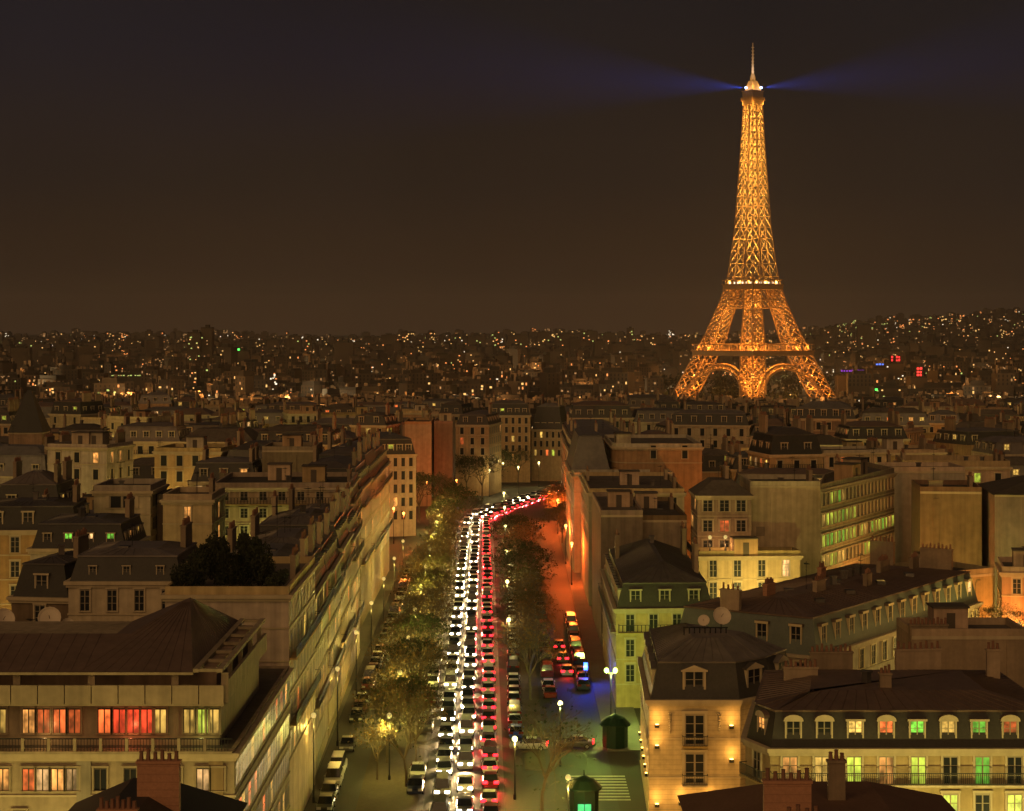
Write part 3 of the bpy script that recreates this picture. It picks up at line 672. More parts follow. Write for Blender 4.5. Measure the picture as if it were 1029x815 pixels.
for i, (lab, y, ln, hh) in enumerate(rowd):
    hero('row%d' % i, hero=i < 1, label=lab, poly=[(-34.6, y), (-21.9 - .02 * (y - 214) * .9, y), (-21.9 - .02 * (y + ln - 214) * .9, y + ln - .3), (-34.6, y + ln - .3)], h=hh, nf=6, fl=3.15, bay=2.5, roof=('mansard', 3.0, .9, .9, 3.6), lit=.26, lits=['lit_warm', 'lit_orange', 'lit_yellow', 'lit_yellow'], balc=(0, 3), chim=2, clutter=4, faces=[0, 1])
hero('banded', label='wide building of stacked pale balcony bands on the left of the avenue', poly=rect(-46, 300, -25.0, 300.5, 22), h=25.4, fl=2.7, nf=4, bay=2.6, wh=1.4, woff=.8, wall='plaster', lit=.03, balc=(0, 1, 2), chim=1, clutter=5, courses=True)
hero('row5', label='dark mansard house just beyond the banded balconies', poly=rect(-36, 324, -25.2, 324, 24), h=23.2, nf=4, roof=('mansard', 3.4, 1, 1, 3.5), lit=.15, balc=(0, 3), chim=2, clutter=3)
hero('row6', label='stone house with tall dark roof, second beyond the banded balconies', poly=rect(-36, 349, -25.2, 349, 24), h=22.6, nf=4, roof=('mansard', 4.6, 1.2, 1, 3), lit=.15, balc=(0, 3), chim=2, clutter=3)
hero('row7', label='last house of the left row before the orange lit side street', poly=rect(-36, 374, -25.3, 374, 27), h=22.6, nf=5, roof=('mansard', 3.6, 1.2, 1, 3), lit=.2, balc=(0, 3), chim=2, clutter=3, wall='limestone')
hero('block_l', label='flat dark brick toned block left of the avenue row, behind the balcony bands', poly=rect(-47, 366, -37, 366, 14), h=27.0, blank=True, wall='render_dark', chim=1, clutter=4)
hero('dormers_l', label='house with small lit windows under a low dark mansard left of the flat dark block', poly=rect(-60, 362, -47.4, 362, 14), h=21.5, nf=2, lit=.3, roof=('mansard', 3.4, 1, .6, 3), chim=2, clutter=3)
hero('yellow_corner', label='yellow lit corner house facing down the avenue past the orange side street', poly=rect(-33, 468, -23.2, 470, 22), h=19.6, nf=5, bay=1.8, ww=.9, lit=.1, roof=('mansard', 3.6, .9, 1, 3), chim=1, clutter=2)
hero('twin_wall', label='pair of blank brown end walls rising over orange lamps, left one', poly=rect(-31, 560, -23.2, 560, 24), h=23.2, blank=True, wall='plaster', z0=-.8, chim=1, clutter=2)
hero('twin_wall_b', label='pair of blank brown end walls rising over orange lamps, right one', poly=rect(-22.6, 564, -17.2, 564, 24), h=23.2, blank=True, wall='render_dark', z0=-.8, chim=0, clutter=2)
hero('dark_balconies', label='dark house of balconies beyond the blank end walls', poly=rect(-17.5, 606, -7.2, 604, 20), h=21.5, nf=4, z0=-1.5, lit=.12, roof=('mansard', 3, 1, 1, 3), chim=1)
hero('pink_front', label='pinkish house closing the avenue with even rows of windows', poly=rect(-8.0, 680, 6.4, 680, 16), h=22.2, nf=5, bay=2.1, ww=1.0, z0=-2.6, roof=('mansard', 4.0, 1, 1, 3), lit=.12, chim=2)
hero('pink_front_b', label='steep roofed house next to the pinkish house closing the avenue', poly=rect(6.9, 690, 18, 688, 16), h=17, nf=3, bay=2.0, ww=.9, z0=-2.8, roof=('mansard', 8, 1.6, 1, 2), lit=.1, chim=2, dorm='box')
hero('spire', name='church_tower', cat='church', label='dark church tower with steep slate pyramid at the far left edge', poly=rect(-108.5, 420, -101.5, 420, 7), h=27.5, blank=True, wall='render_dark', roof=('hip', 9.0, 3.0), cover='slate', chim=0, clutter=0, z0=0)
# ------------------------------------------------------------------ ranks of roofs filling the quarter
def hull_gap(p, q):                # True when two convex plans overlap (separating axis)
    for A, B in ((p, q), (q, p)):
        k = len(A)
        for i in range(k):
            e = (A[(i + 1) % k][0] - A[i][0], A[(i + 1) % k][1] - A[i][1]); n = (e[1], -e[0])
            a = [v[0] * n[0] + v[1] * n[1] for v in A]; b = [v[0] * n[0] + v[1] * n[1] for v in B]
            if min(b) >= max(a) - .05 or min(a) >= max(b) - .05: return False
    return True
fr = random.Random(21)
FILL = []
def free(p):
    cx = sum(v[0] for v in p) / 4; cy_ = sum(v[1] for v in p) / 4
    for v in p:
        y = v[1]
        if y < 640:
            if -26 < v[0] < 14.5: return False
        elif y < 700 and -12 < v[0] < 60 and y < 668: return False
    for d in SPECS:
        o = d['poly']
        if abs(o[0][0] - cx) > 75 or abs(o[0][1] - cy_) > 75: continue
        if hull_gap(p, o): return False
    return True
y = 222.0; rank = 0
while y < 1000:
    half = .285 * y + 24
    for side in (-1, 1):
        x = 17 + fr.random() * 8
        nb = 0
        while x < half:
            seg = 35 + fr.random() * 50; ang = (fr.random() - .5) * (1.1 if fr.random() < .4 else .5); hbase = 18.0 + fr.random() * 4.5
            sy = y + fr.random() * 16
            k = 0; s = 0
            while s < seg:
                w_ = 9 + fr.random() * 13; dep = 11 + fr.random() * 5
                x0 = x + s; yy = sy + (s - seg / 2) * math.tan(ang)
                a = ang
                p0 = (x0, yy); p1 = (x0 + w_ * math.cos(a) - .15, yy + w_ * math.sin(a))
                if side < 0: p0, p1 = (-p1[0], p1[1]), (-p0[0], p0[1])
                pl = rect(p0[0], p0[1], p1[0], p1[1], dep)
                s += w_ * math.cos(a)
                if fr.random() < .06: continue
                if not free(pl): continue
                hh = hbase + (fr.random() - .5) * 5 + (3.5 if fr.random() < .12 else 0)
                if y < 330: hh = min(hh, 21.5)
                u = fr.random()
                z0 = gz((p0[0] + p1[0]) / 2, yy)
                wall = fr.choice(['limestone', 'plaster', 'plaster', 'render_dark', 'limestone'])
                if u < .5: roof = ('mansard', 2.6 + fr.random() * 1.4, .8 + .4 * fr.random(), .5 + fr.random() * 1.2, 2.6 + fr.random())
                elif u < .82: roof = ('flat', .5 + fr.random() * .7)
                else: roof = ('hip', 1.6 + fr.random() * 1.6, 3.2)
                FILL.append(spec(label='', poly=pl, h=hh, z0=z0, roof=roof, nf=3 if y < 500 else 2, bay=2.4 + fr.random() * 1.2, ww=.95 + fr.random() * .4, wh=1.6 + fr.random() * .5, lit=.1 if fr.random() < .75 else .32, wall=wall,
                                 blank=fr.random() < .2, chim=fr.choice([1, 2, 2]), clutter=3 if y < 500 else 2, cover=fr.choice(['zinc', 'zinc', 'roof_felt', 'brown_metal']), slope=fr.choice(['slate', 'slate', 'zinc']), balc=(fr.choice([0, 1]),) if fr.random() < .4 else ()))
                FILL[-1]['rank'] = rank; FILL[-1]['side'] = side; FILL[-1]['dist'] = abs((p0[0] + p1[0]) / 2)
            x += seg * 1.0 + (2 if fr.random() < .5 else 9)
    y += 17 + y * .034; rank += 1
BVH = BVHTree.FromPolygons(SOLID_V, SOLID_F)
def in_view(p): return abs(p[0]) < (.2632 * p[1] + 6) and p[1] > 0
def building_seen(d):
    P = d['poly']; k = len(P); cx = sum(p[0] for p in P) / k; cy_ = sum(p[1] for p in P) / k
    zt = d['z0'] + d['h'] + .7 + (d['roof'][1] + (d['roof'][3] if d['roof'][0] == 'mansard' else 0) if d['roof'][0] != 'flat' else 0)
    for i in range(k):
        a, b = P[i], P[(i + 1) % k]
        for t in (0.15, .5, .85):
            x, y_ = a[0] + (b[0] - a[0]) * t, a[1] + (b[1] - a[1]) * t
            x2, y2 = x + (cx - x) * .25, y_ + (cy_ - y_) * .25
            if in_view((x2, y2)) and seen((x2, y2, zt + .1), .3): return True
            x3, y3 = x - (cx - x) * .05, y_ - (cy_ - y_) * .05
            for z in (d['h'] - .8, d['h'] - 3.5):
                if in_view((x3, y3)) and seen((x3, y3, d['z0'] + z), .3): return True
    return False
vis = [d for d in FILL if building_seen(d)]
print('fill', len(FILL), 'seen', len(vis))
vis.sort(key=lambda d: (d['rank'], d['side'], d['dist']))
cnt = {}
WALLW = {'limestone': 'stone', 'plaster': 'pale plaster', 'render_dark': 'dull brown'}
vis = vis[:285]
for d in vis:
    k = (d['rank'], d['side']); i = cnt.get(k, 0); cnt[k] = i + 1
    rw = {'mansard': 'mansard', 'flat': 'flat roofed', 'hip': 'hip roofed'}[d['roof'][0]]
    d['label'] = '%s %s house, %s out %s of avenue, %s rank of roofs' % (WALLW[d['wall']], rw, ordinal(i), 'left' if d['side'] < 0 else 'right', ordinal(d['rank']))
    d['group'] = 'houses in the ranks of roofs'
BUILT = {}
for k, d in HEROES.items(): BUILT[k] = build_building(d)
for d in vis: build_building(d)

# ------------------------------------------------------------------ lamps: helper
def point(parent, loc, power, col, size=.15, kind='POINT', rot=None, spot=None, blend=.5):
    l = bpy.data.lights.new('lamp_light', kind); l.energy = power; l.color = col; l.shadow_soft_size = size
    if kind == 'SPOT': l.spot_size = R(spot); l.spot_blend = blend
    o = bpy.data.objects.new('lamp_light', l); COL.objects.link(o); o.parent = parent; o.location = loc
    if rot: o.rotation_euler = rot
    return o

# ------------------------------------------------------------------ office block, its setback floor and roof
root, roof, P, (ox, oy) = BUILT['office_left']
def L(x, y): return (x - ox, y - oy)
def lbox(mb, x0, x1, y0, y1, z0, z1, m=0): mb.box(x0 - ox, x1 - ox, y0 - oy, y1 - oy, z0, z1, m)
XR = -22.4
m_ = MB(); lbox(m_, -70, XR - .5, 152.3, 176, 17.37, 20.74)
m_.build('upper_wall', [M['concrete']], root)
m_ = MB(); lbox(m_, -70, XR - .9, 153.4, 175, 20.9, 23.3); m_.build('attic_wall', [M['render_dark']], root)
m_ = MB(); lbox(m_, -70, XR + .1, 150.7, 176.6, 20.75, 20.9)          # terrace slab with its panelled parapet
xx = -70
while xx < XR - .3:
    w_ = min(2.05, XR + .1 - xx); lbox(m_, xx + .02, xx + w_ - .03, 150.62, 150.86, 20.91, 22.35); xx += 2.08
yy = 151.0
while yy < 176: lbox(m_, XR - .14, XR + .12, yy + .02, min(yy + 2.05, 176.6), 20.91, 22.35); yy += 2.08
m_.build('parapet', [M['concrete']], root)
for px in (-25, 17, 92, 176, 226):
    m_ = MB(); x = PX(px, 151.2); lbox(m_, x - .28, x + .28, 151.1, 151.5, 20.905, 23.25); m_.build('post', [M['concrete']], root)
for yy in (157, 163, 169, 175): m_ = MB(); lbox(m_, XR - .55, XR - .2, yy, yy + .4, 20.905, 23.3); m_.build('post', [M['concrete']], root)
m_ = MB()
E = 23.35
def lf(pts, m=0): m_.face([(p[0] - ox, p[1] - oy, p[2]) for p in pts], m)
lbox(m_, -70, -24.7, 150.7, 177, E - .2, E, 1)                              # eaves
lf([(-70, 150.75, E + .02), (-24.75, 150.75, E + .02), (-31.0, 157.5, 25.3), (-70, 157.5, 25.3)])
lf([(-70, 157.5, 25.3), (-31, 157.5, 25.3), (-31, 166, E + .02), (-70, 166, E + .02)])
AP = (-27.2, 164.5, 27.25); q = [(-34.5, 150.76, E + .03), (-24.75, 150.76, E + .03), (-24.75, 177, E + .03), (-34.5, 177, E + .03)]
for i in range(4): lf([q[i], q[(i + 1) % 4], AP])
n = 46
for i in range(n):                                                          # seams
    x = -69.5 + i * .98
    if x < -33: m_.bar((x - ox, 150.8 - oy, E + .03), (x - ox, 157.5 - oy, 25.31), .035, n=3, m=0, ends=False)
for i in range(1, 10):
    t = i / 10; a = Vector(q[0]).lerp(Vector(q[1]), t); b = a.lerp(Vector(AP), .93)
    m_.bar((a.x - ox, a.y - oy, a.z), (b.x - ox, b.y - oy, b.z + .02), .035, n=3, m=0, ends=False)
for i in range(1, 24):
    t = i / 24; a = Vector(q[1]).lerp(Vector(q[2]), t); b = a.lerp(Vector(AP), .93)
    m_.bar((a.x - ox, a.y - oy, a.z), (b.x - ox, b.y - oy, b.z + .02), .035, n=3, m=0, ends=False)
ur = m_.build('upper_roof', [M['brown_metal'], M['concrete']], root)
m_ = MB()
for x in (-24.5, XR - .25): lbox(m_, x - .22, x + .22, 150.7, 177, E, E + .28)
for i in range(7): yy = 151.0 + i * 4.25; lbox(m_, -24.27, XR - .48, yy - .22, yy + .22, E + .02, E + .26)
m_.build('pergola', [M['concrete']], ur)
def owin(x, z, w, h, pane, y=152.3):
    o = inst('window', wmesh('office', None, 'concrete', 'dark_wood'), root, (x - ox, y - oy, z), 0, (w, 1, h)); inst('pane', pmesh(pane), o)
for px, pane in ((0, 'lit_yellow'), (29, 'lit_warm'), (44, 'lit_orange'), (60, 'lit_orange'), (75, 'lit_orange'), (105, 'lit_orange'), (120, 'lit_red'), (134, 'lit_red'), (148, 'lit_red'), (161, 'lit_yellow'), (191, 'lit_yellow'), (203, 'lit_lime'), (214, 'lit_yellow')):
    owin(PX(px, 152.3), 18.35, 1.02, 1.85, pane)
for px, pane in ((3, 'lit_warm'), (29, 'lit_orange'), (43, 'lit_pale'), (58, 'lit_warm'), (73, 'lit_pale'), (101, 'glass_dark'), (131, 'glass_dark'), (176, 'lit_warm'), (204, 'lit_pale'), (219, 'lit_warm')):
    owin(PX(px, 150), 14.4, 1.0, 1.65, pane, 150)
for px, pane in ((219, 'lit_warm'), (204, 'glass_dark'), (20, 'glass_dark')): owin(PX(px, 150), 11.2, 1.0, 1.6, pane, 150)
m_ = MB(); lbox(m_, -70, -21.5, 149.4, 150, 17.3, 17.5, 0)
for i in range(int(48 / 2.0)):
    x = -69.6 + i * 2.0; lbox(m_, x - .12, x + .12, 149.42, 149.62, 17.5, 18.5, 0)
lbox(m_, -70, -21.5, 149.45, 149.6, 18.42, 18.5, 1)
for i in range(200): x = -69.6 + i * .24; lbox(m_, x - .02, x + .02, 149.5, 149.54, 17.5, 18.42, 1)
m_.build('balcony', [M['concrete'], M['ironwork']], root)
for x in (-66.5, -53.4, -45.2, -33, -22.8):
    m_ = MB(); lbox(m_, x - .55, x + .55, 149.86, 150, 2, 17.25); m_.build('pilaster', [M['render_dark']], root)
for px, c, e in ((45, (1, .55, .18), 55), (130, (1, .22, .08), 70), (203, (.9, .8, .2), 45)): point(root, (PX(px, 151) - ox, 151.1 - oy, 18.8), e, c)

# ------------------------------------------------------------------ corner mansion: wall lamps, balconies, dishes on its roof
root, roof, P, (ox, oy) = BUILT['corner']
mbk = MB(); mbk.box(-.22, .22, -.3, 0, -.2, .12, 0); mbk.box(-.16, .16, -.26, -.04, .121, .16, 1)
FIX = mbk.mesh('wall_lamp', [M['ironwork'], M['lamp_flood']])
for x, z in ((14.6, 7.9), (14.6, 2.0), (14.6, 10.0), (22.1, 9.9), (22.1, 6.5), (17.0, 2.2), (19.9, 2.2)):
    f_ = inst('wall_lamp', FIX, root, (x - ox, 196 - oy, z)); point(f_, (0, -.8, .9), 85, (1, .5, .1), .2)
d5 = Vector((13.8 - 14.6, 196 - 221)).normalized(); nn5 = Vector((d5.y, -d5.x))
for t in (2, 6, 10, 14, 18, 22):
    p_ = Vector((14.6, 221)) + d5 * t
    f_ = inst('wall_lamp', FIX, root, (p_.x - ox, p_.y - oy, 4.4), math.atan2(d5.y, d5.x)); point(f_, (0, -.6, .8), 80, (1, .5, .1), .2)
f_ = inst('wall_lamp', FIX, root, (24.8 - ox, 197.7 - oy, 8.0), R(42)); point(f_, (0, -.8, .9), 130, (1, .5, .1), .2)
for z in (8.0, 4.1): inst('balcony', balcony_mesh(2.5, True), root, (18.4 - ox, 196 - oy, z))
for x in (15.9, 20.9):                                                    # carved garlands between the windows
    m_ = MB()
    for k in range(9): m_.lathe([(.05, -.12), (.26 - .02 * k, 0), (.05, .12)], (x - ox, 195.95 - oy, 11.2 - k * .24), 7)
    m_.build('garland', [M['surround']], root)
DISH, DMAST = dish_mesh(.9); 
def dish(x, y, z, s, label, rz=0):
    t = empty('satellite_dish', (x, y, z), rz); tag(t, label, 'satellite dish', 'satellite dishes on the roofs'); inst('reflector', DISH, t, sc=(s, s, s)); inst('mast', DMAST, t, sc=(s, s, s))
dish(22.2, 206.5, 18.05, 1.1, 'larger white satellite dish on the roof of the corner mansion', .2); dish(20.4, 206.8, 18.05, .7, 'small white satellite dish on the roof of the corner mansion', -.2)
dish(PX(50, 190), 190, 20.1, 1.25, 'large satellite dish in front of the cream house', .15); dish(PX(68, 191), 191, 20.0, .72, 'small satellite dish beside the large one before the cream house', .3); dish(PX(2, 190), 190.4, 20.0, 1.2, 'satellite dish cut by the left edge of the photo', .5)
m_ = MB()
for i in range(9): m_.bar((18.0 - ox + i * .55, 203.6 - oy, 17.9), (18.0 - ox + i * .55, 203.6 - oy, 18.7), .06)
m_.bar((17.9 - ox, 203.6 - oy, 18.7), (22.6 - ox, 203.6 - oy, 18.7), .06); m_.build('railing', [M['ironwork']], roof)

# ------------------------------------------------------------------ cars
def loft(mb, secs, m=0):           # secs: list of rings of equal size
    n = len(mb.v); k = len(secs[0])
    for s in secs: mb.v += s
    for a in range(len(secs) - 1):
        for i in range(k):
            j = (i + 1) % k; mb.f.append((n + a * k + i, n + a * k + j, n + (a + 1) * k + j, n + (a + 1) * k + i)); mb.m.append(m)
    mb.f.append(tuple(n + i for i in reversed(range(k)))); mb.m.append(m)
    mb.f.append(tuple(n + (len(secs) - 1) * k + i for i in range(k))); mb.m.append(m)
CARKIND = {'hatchback': (2.0, [(-2.0, .66, .60), (-1.85, .8, .70), (-1.1, .86, .84), (0, .88, .90), (1.4, .87, .95), (1.9, .83, .93), (2.0, .74, .8)], (-1.05, -.35, 1.35, 1.9), 1.46),
           'saloon': (2.25, [(-2.25, .66, .60), (-2.1, .8, .68), (-1.2, .87, .82), (0, .89, .88), (1.3, .88, .93), (2.1, .83, .92), (2.25, .72, .78)], (-1.05, -.3, .95, 1.65), 1.42),
           'van': (2.35, [(-2.35, .72, .8), (-2.2, .88, .95), (-1.6, .93, 1.08), (0, .95, 1.12), (1.5, .95, 1.14), (2.25, .93, 1.14), (2.35, .88, 1.1)], (-1.75, -1.2, 2.2, 2.32), 1.95)}
def car_meshes(kind, colour):
    hl, secs, (g0, g1, g2, g3), top = CARKIND[kind]; paint = M['paint_' + colour]; out = {}
    mb = MB(); rings = []
    for y, w, z in secs: rings.append([(-w * .9, y, .24), (-w, y, .42), (-w, y, z - .14), (-w * .9, y, z), (w * .9, y, z), (w, y, z - .14), (w, y, .42), (w * .9, y, .24)])
    loft(mb, rings); zb = secs[3][2] - .02
    mb.box(-.64, .64, g1 + .02, g2 - .02, top - .01, top + .035); mb.box(-.98, -.86, g0 + .3, g0 + .48, zb + .02, zb + .18); mb.box(.86, .98, g0 + .3, g0 + .48, zb + .02, zb + .18)
    out['body'] = mb
    g = MB(); W0, W1 = .80, .64
    loft(g, [[(-W0, g0, zb), (W0, g0, zb), (W0, g3, zb), (-W0, g3, zb)], [(-W1, g1, top), (W1, g1, top), (W1, g2, top), (-W1, g2, top)]]); out['windows'] = g
    for s, yy in ((-1, -hl + .75), (1, -hl + .75), (-1, hl - .75), (1, hl - .75)): pass
    w = MB(); w.lathe([(.22, -.1), (.31, -.08), (.31, .08), (.22, .1)], n=14); out['wheel'] = w
    r = MB(); r.lathe([(.19, -.105), (.21, .0), (.19, .105)], n=10); out['rim'] = r
    return out, hl, paint, zb
CARS = {}
def car_proto(kind, colour, state, parts):
    """state: 'parked', 'toward' (headlamps lit, facing us), 'away' (tail lamps lit)"""
    k = (kind, colour, state, parts)
    if k in CARS: return CARS[k]
    ms, hl, paint, zb = car_meshes(kind, colour)
    head = M['head_on'] if state == 'toward' else M['head_off']; tail = M['tail_on'] if state == 'away' else M['tail_off']
    hm = MB(); hm.box(-.24, .24, -.05, .12, -.11, .13); tm = MB(); tm.box(-.27, .27, -.12, .04, -.13, .16)
    zh = .62 if kind != 'van' else .78; zt = .78 if kind != 'van' else .95
    if parts:
        root = empty('car', (0, -1000, 0)); o = []
        body = ms['body'].build('body', [paint], root); o.append(body); o.append(ms['windows'].build('windows', [M['car_glass']], root))
        wm = ms['wheel'].mesh('wheel', [M['rubber']]); rm = ms['rim'].mesh('rim', [M['alloy']])
        wm.transform(Matrix.Rotation(R(90), 4, 'Y')); rm.transform(Matrix.Rotation(R(90), 4, 'Y'))
        for sx in (-1, 1):
            for sy in (-1, 1):
                wo_ = inst('wheel', wm, root, (sx * .82, sy * (hl - .78), .31)); o.append(wo_); o.append(inst('rim', rm, wo_))
        hme = hm.mesh('headlight', [head]); tme = tm.mesh('tail_light', [tail])
        for sx in (-1, 1): o.append(inst('headlight', hme, root, (sx * .56, -hl + .02, zh))); o.append(inst('tail_light', tme, root, (sx * .6, hl - .02, zt)))
        index_kids(root, o); CARS[k] = root
    else:
        mb = MB(); mats = [paint, M['car_glass'], M['rubber'], head, tail]
        def add(src, m, off=(0, 0, 0), rot=False):
            n = len(mb.v)
            for v in src.v:
                v = (v[2], v[1], v[0]) if rot else v
                mb.v.append((v[0] + off[0], v[1] + off[1], v[2] + off[2]))
            for f in src.f: mb.f.append(tuple(n + i for i in f)); mb.m.append(m)
        add(ms['body'], 0); add(ms['windows'], 1)
        for sx in (-1, 1):
            for sy in (-1, 1): add(ms['wheel'], 2, (sx * .82, sy * (hl - .78), .31), True)
            add(hm, 3, (sx * .56, -hl + .02, zh)); add(tm, 4, (sx * .6, hl - .02, zt))
        CARS[k] = mb.mesh('car', mats)
    return CARS[k]
def place_car(kind, colour, state, x, y, rz, label, group, near):
    p = car_proto(kind, colour, state, near)
    if near:
        used = p.get('used', 0) if False else (p.location.y > -900)
        o = copy_tree(p) if used else p
        o.location = (x, y, gz(0, y) + .006); o.rotation_euler = (0, 0, rz)
    else:
        o = inst('car', p, None, (x, y, gz(0, y) + .006), rz)
    tag(o, label, 'car', group); return o
cr = random.Random(5)
def heading(fx, y): return math.atan2(fx(y + 3) - fx(y - 3), 6.0)      # lean of the lane from +y
NEARY = 330
def lane(fx, state, y0, y1, group, desc, pitch, extra=0, power=0, colours=('silver', 'white', 'grey', 'silver', 'black')):
    y = y0; i = 0
    while y < y1:
        kind = cr.choice(['hatchback', 'hatchback', 'saloon', 'saloon', 'van'] if extra == 0 else ['hatchback', 'saloon']); colour = cr.choice(colours)
        hl = CARKIND[kind][0]; y += hl
        x = fx(y) + (cr.random() - .5) * .3
        a = -heading(fx, y); rz = a if state == 'toward' else a + math.pi
        if state == 'away': pass
        o = place_car(kind, colour, state, x, y, rz, '%s %s %s, %s from lower edge' % (colour, kind, desc, ordinal(i)), group, y < NEARY)
        if state == 'toward':
            point(o, (0, -hl - .25, .75), power, (1, .66, .27), .25, 'SPOT', (R(-58), 0, 0), 104, .8)
        elif state == 'away':
            point(o, (0, hl + .25, .85), power, (1, .02, .03), .25, 'SPOT', (R(46), 0, 0), 104, .8)
        y += hl + pitch * (.3 + 1.4 * cr.random()); i += 1
"""red lane drives away from us: the car's rear faces -y when it is turned by pi, so its tail lamps face the camera"""
lane(lambda y: -7.45 + C(y), 'toward', 196, 624, 'cars in the oncoming lanes', 'with headlights on in outer oncoming lane', 4.0, power=6500)
lane(lambda y: -4.95 + C(y), 'toward', 199, 624, 'cars in the oncoming lanes', 'with headlights on in inner oncoming lane', 4.0, power=6500)
lane(lambda y: -2.3 + C(y), 'away', 197, 606, 'cars in the departing lane', 'with lit tail lights in departing lane', 3.2, power=6000, colours=('silver', 'white', 'dark red', 'dark red', 'silver'))
def parked(fx, y0, y1, gap, group, desc, skip=.12, pitch=.9):
    y = y0; i = 0
    while y < y1:
        kind = cr.choice(['hatchback', 'hatchback', 'saloon', 'van']); colour = cr.choice(['black', 'black', 'silver', 'grey', 'dark blue', 'white', 'grey', 'dark red'])
        hl = CARKIND[kind][0]; y += hl
        if cr.random() > skip:
            a = -heading(fx, y)
            place_car(kind, colour, 'parked', fx(y) + (cr.random() - .5) * .2, y, a + (math.pi if gap else 0), '%s %s %s, %s from the lower edge' % (colour, kind, desc, ordinal(i)), group, y < NEARY); i += 1
        y += hl + pitch * (.5 + cr.random())
parked(lambda y: -19.4 + .55 * C(y) * 1.0, 200, 400, 0, 'cars parked along the left houses', 'parked along the left houses', .2, 1.3)
parked(lambda y: -12.6 + C(y) * .9 - 1.0 + 3.4, 208, 300, 0, 'cars parked under the left trees', 'parked under the left trees', .35, 2.0)
parked(lambda y: .55 + CB(y) * .25, 243, 420, 1, 'cars parked beside the red lane', 'parked beside the red lane', .06, .7)
parked(lambda y: 5.2 + CB(y) * .1, 262, 400, 1, 'cars parked under the right trees', 'parked under the right trees', .2, 1.0)
parked(lambda y: 9.9, 268, 335, 1, 'cars parked along the right houses', 'parked along the right pavement', .1, .9)
place_car('hatchback', 'bright blue', 'parked', .5, 238.5, math.pi, 'bright blue small car at the near end of the row beside the red lane', 'cars parked beside the red lane', True)
for i, (x, y) in enumerate(((7.6, 292), (7.3, 303), (7.9, 281))):
    o = place_car('hatchback', ('grey', 'black', 'silver')[i], 'away', x, y, math.pi, '%s car driving away down the right service lane with tail lights lit' % ('grey', 'black', 'silver')[i], 'cars in the right service lane', True)
    point(o, (0, 2.2, .8), 220, (1, .02, .03), .25, 'SPOT', (R(46), 0, 0), 104, .8)
for i, (x, y) in enumerate(((2.0, 231), (7.5, 232))):
    o = place_car('saloon', ('silver', 'grey')[i], 'away', x, y, R(-94), '%s saloon crossing the side street with tail lights lit' % ('silver', 'grey')[i], 'cars crossing by the corner mansion', True)
    point(o, (0, 2.4, .8), 200, (1, .02, .03), .25, 'SPOT', (R(46), 0, 0), 104, .8)

# ------------------------------------------------------------------ trees
def tree_meshes(seed, H, leafy, leafmat, levels=5):
    r = random.Random(seed); tr = MB(); cr_ = MB(); tips = []
    def grow(a, d, ln, rad, lev):
        n = 2 if lev < 3 else 1; p = Vector(a)
        for s in range(n):
            q = p + d * (ln / n); rr = rad * (1 - .22 * (s + 1) / n)
            (tr if lev < 1 else cr_).bar(p, q, rad if s == 0 else rad * .89, rr, 6 if lev < 2 else 3, 0, False)
            d = (d + Vector((r.gauss(0, .09), r.gauss(0, .09), r.gauss(.03, .05)))).normalized(); p = q
        if lev >= levels: tips.append((p, d)); return
        nb = 4 if lev == 0 else (3 if lev < 4 else 2)
        for i in range(nb):
            t = r.random() * math.tau if i else 0
            ax = d.orthogonal().normalized(); ax = Matrix.Rotation(math.tau * i / nb + r.random() * 1.2, 3, d) @ ax
            ang = R(30 + r.random() * 22) if lev else R(22 + r.random() * 20)
            nd = (Matrix.Rotation(ang, 3, ax) @ d + Vector((0, 0, .12))).normalized()
            grow(p, nd, ln * (.62 + r.random() * .22), rad * .62, lev + 1)
    grow((0, 0, 0), Vector((0, 0, 1)), H * .3, H * .017, 0)
    for p, d in tips:
        for q in range(4):                                            # fine twigs
            e = p + (d + Vector((r.gauss(0, .5), r.gauss(0, .5), r.gauss(0, .4)))).normalized() * H * .05
            cr_.bar(p, e, .014, .006, 3, 0, False)
            for w_ in range(7):
                if r.random() > leafy: continue
                s = .07 + .1 * r.random(); u = Vector((r.gauss(0, 1), r.gauss(0, 1), r.gauss(0, 1))).normalized(); w = u.orthogonal().normalized(); c = e + Vector((r.gauss(0, .22), r.gauss(0, .22), r.gauss(0, .2)))
                cr_.face([c - u * s - w * s * .7, c + u * s - w * s * .7, c + u * s + w * s * .7, c - u * s + w * s * .7], 1)
    return tr.mesh('trunk', [M['bark']]), cr_.mesh('crown', [M['twig'], M[leafmat]])
TREES = [tree_meshes(11, 12.5, .20, 'leaf_olive'), tree_meshes(23, 11.5, .03, 'leaf_green'), tree_meshes(37, 13, .30, 'leaf_green'), tree_meshes(41, 12, .09, 'leaf_brown')]
tw = random.Random(3)
def tree(x, y, k, s, label, group, z=None):
    t = empty('bare_tree', (x, y, gz(x, y) + .1 if z is None else z), tw.random() * 6.28); t.scale = (s, s, s * (.9 + .2 * tw.random())); tag(t, label, 'tree', group)
    inst('trunk', TREES[k][0], t); inst('crown', TREES[k][1], t); return t
TL = ['brown leaved tree', 'nearly bare tree', 'green leaved tree', 'sparse brown tree']
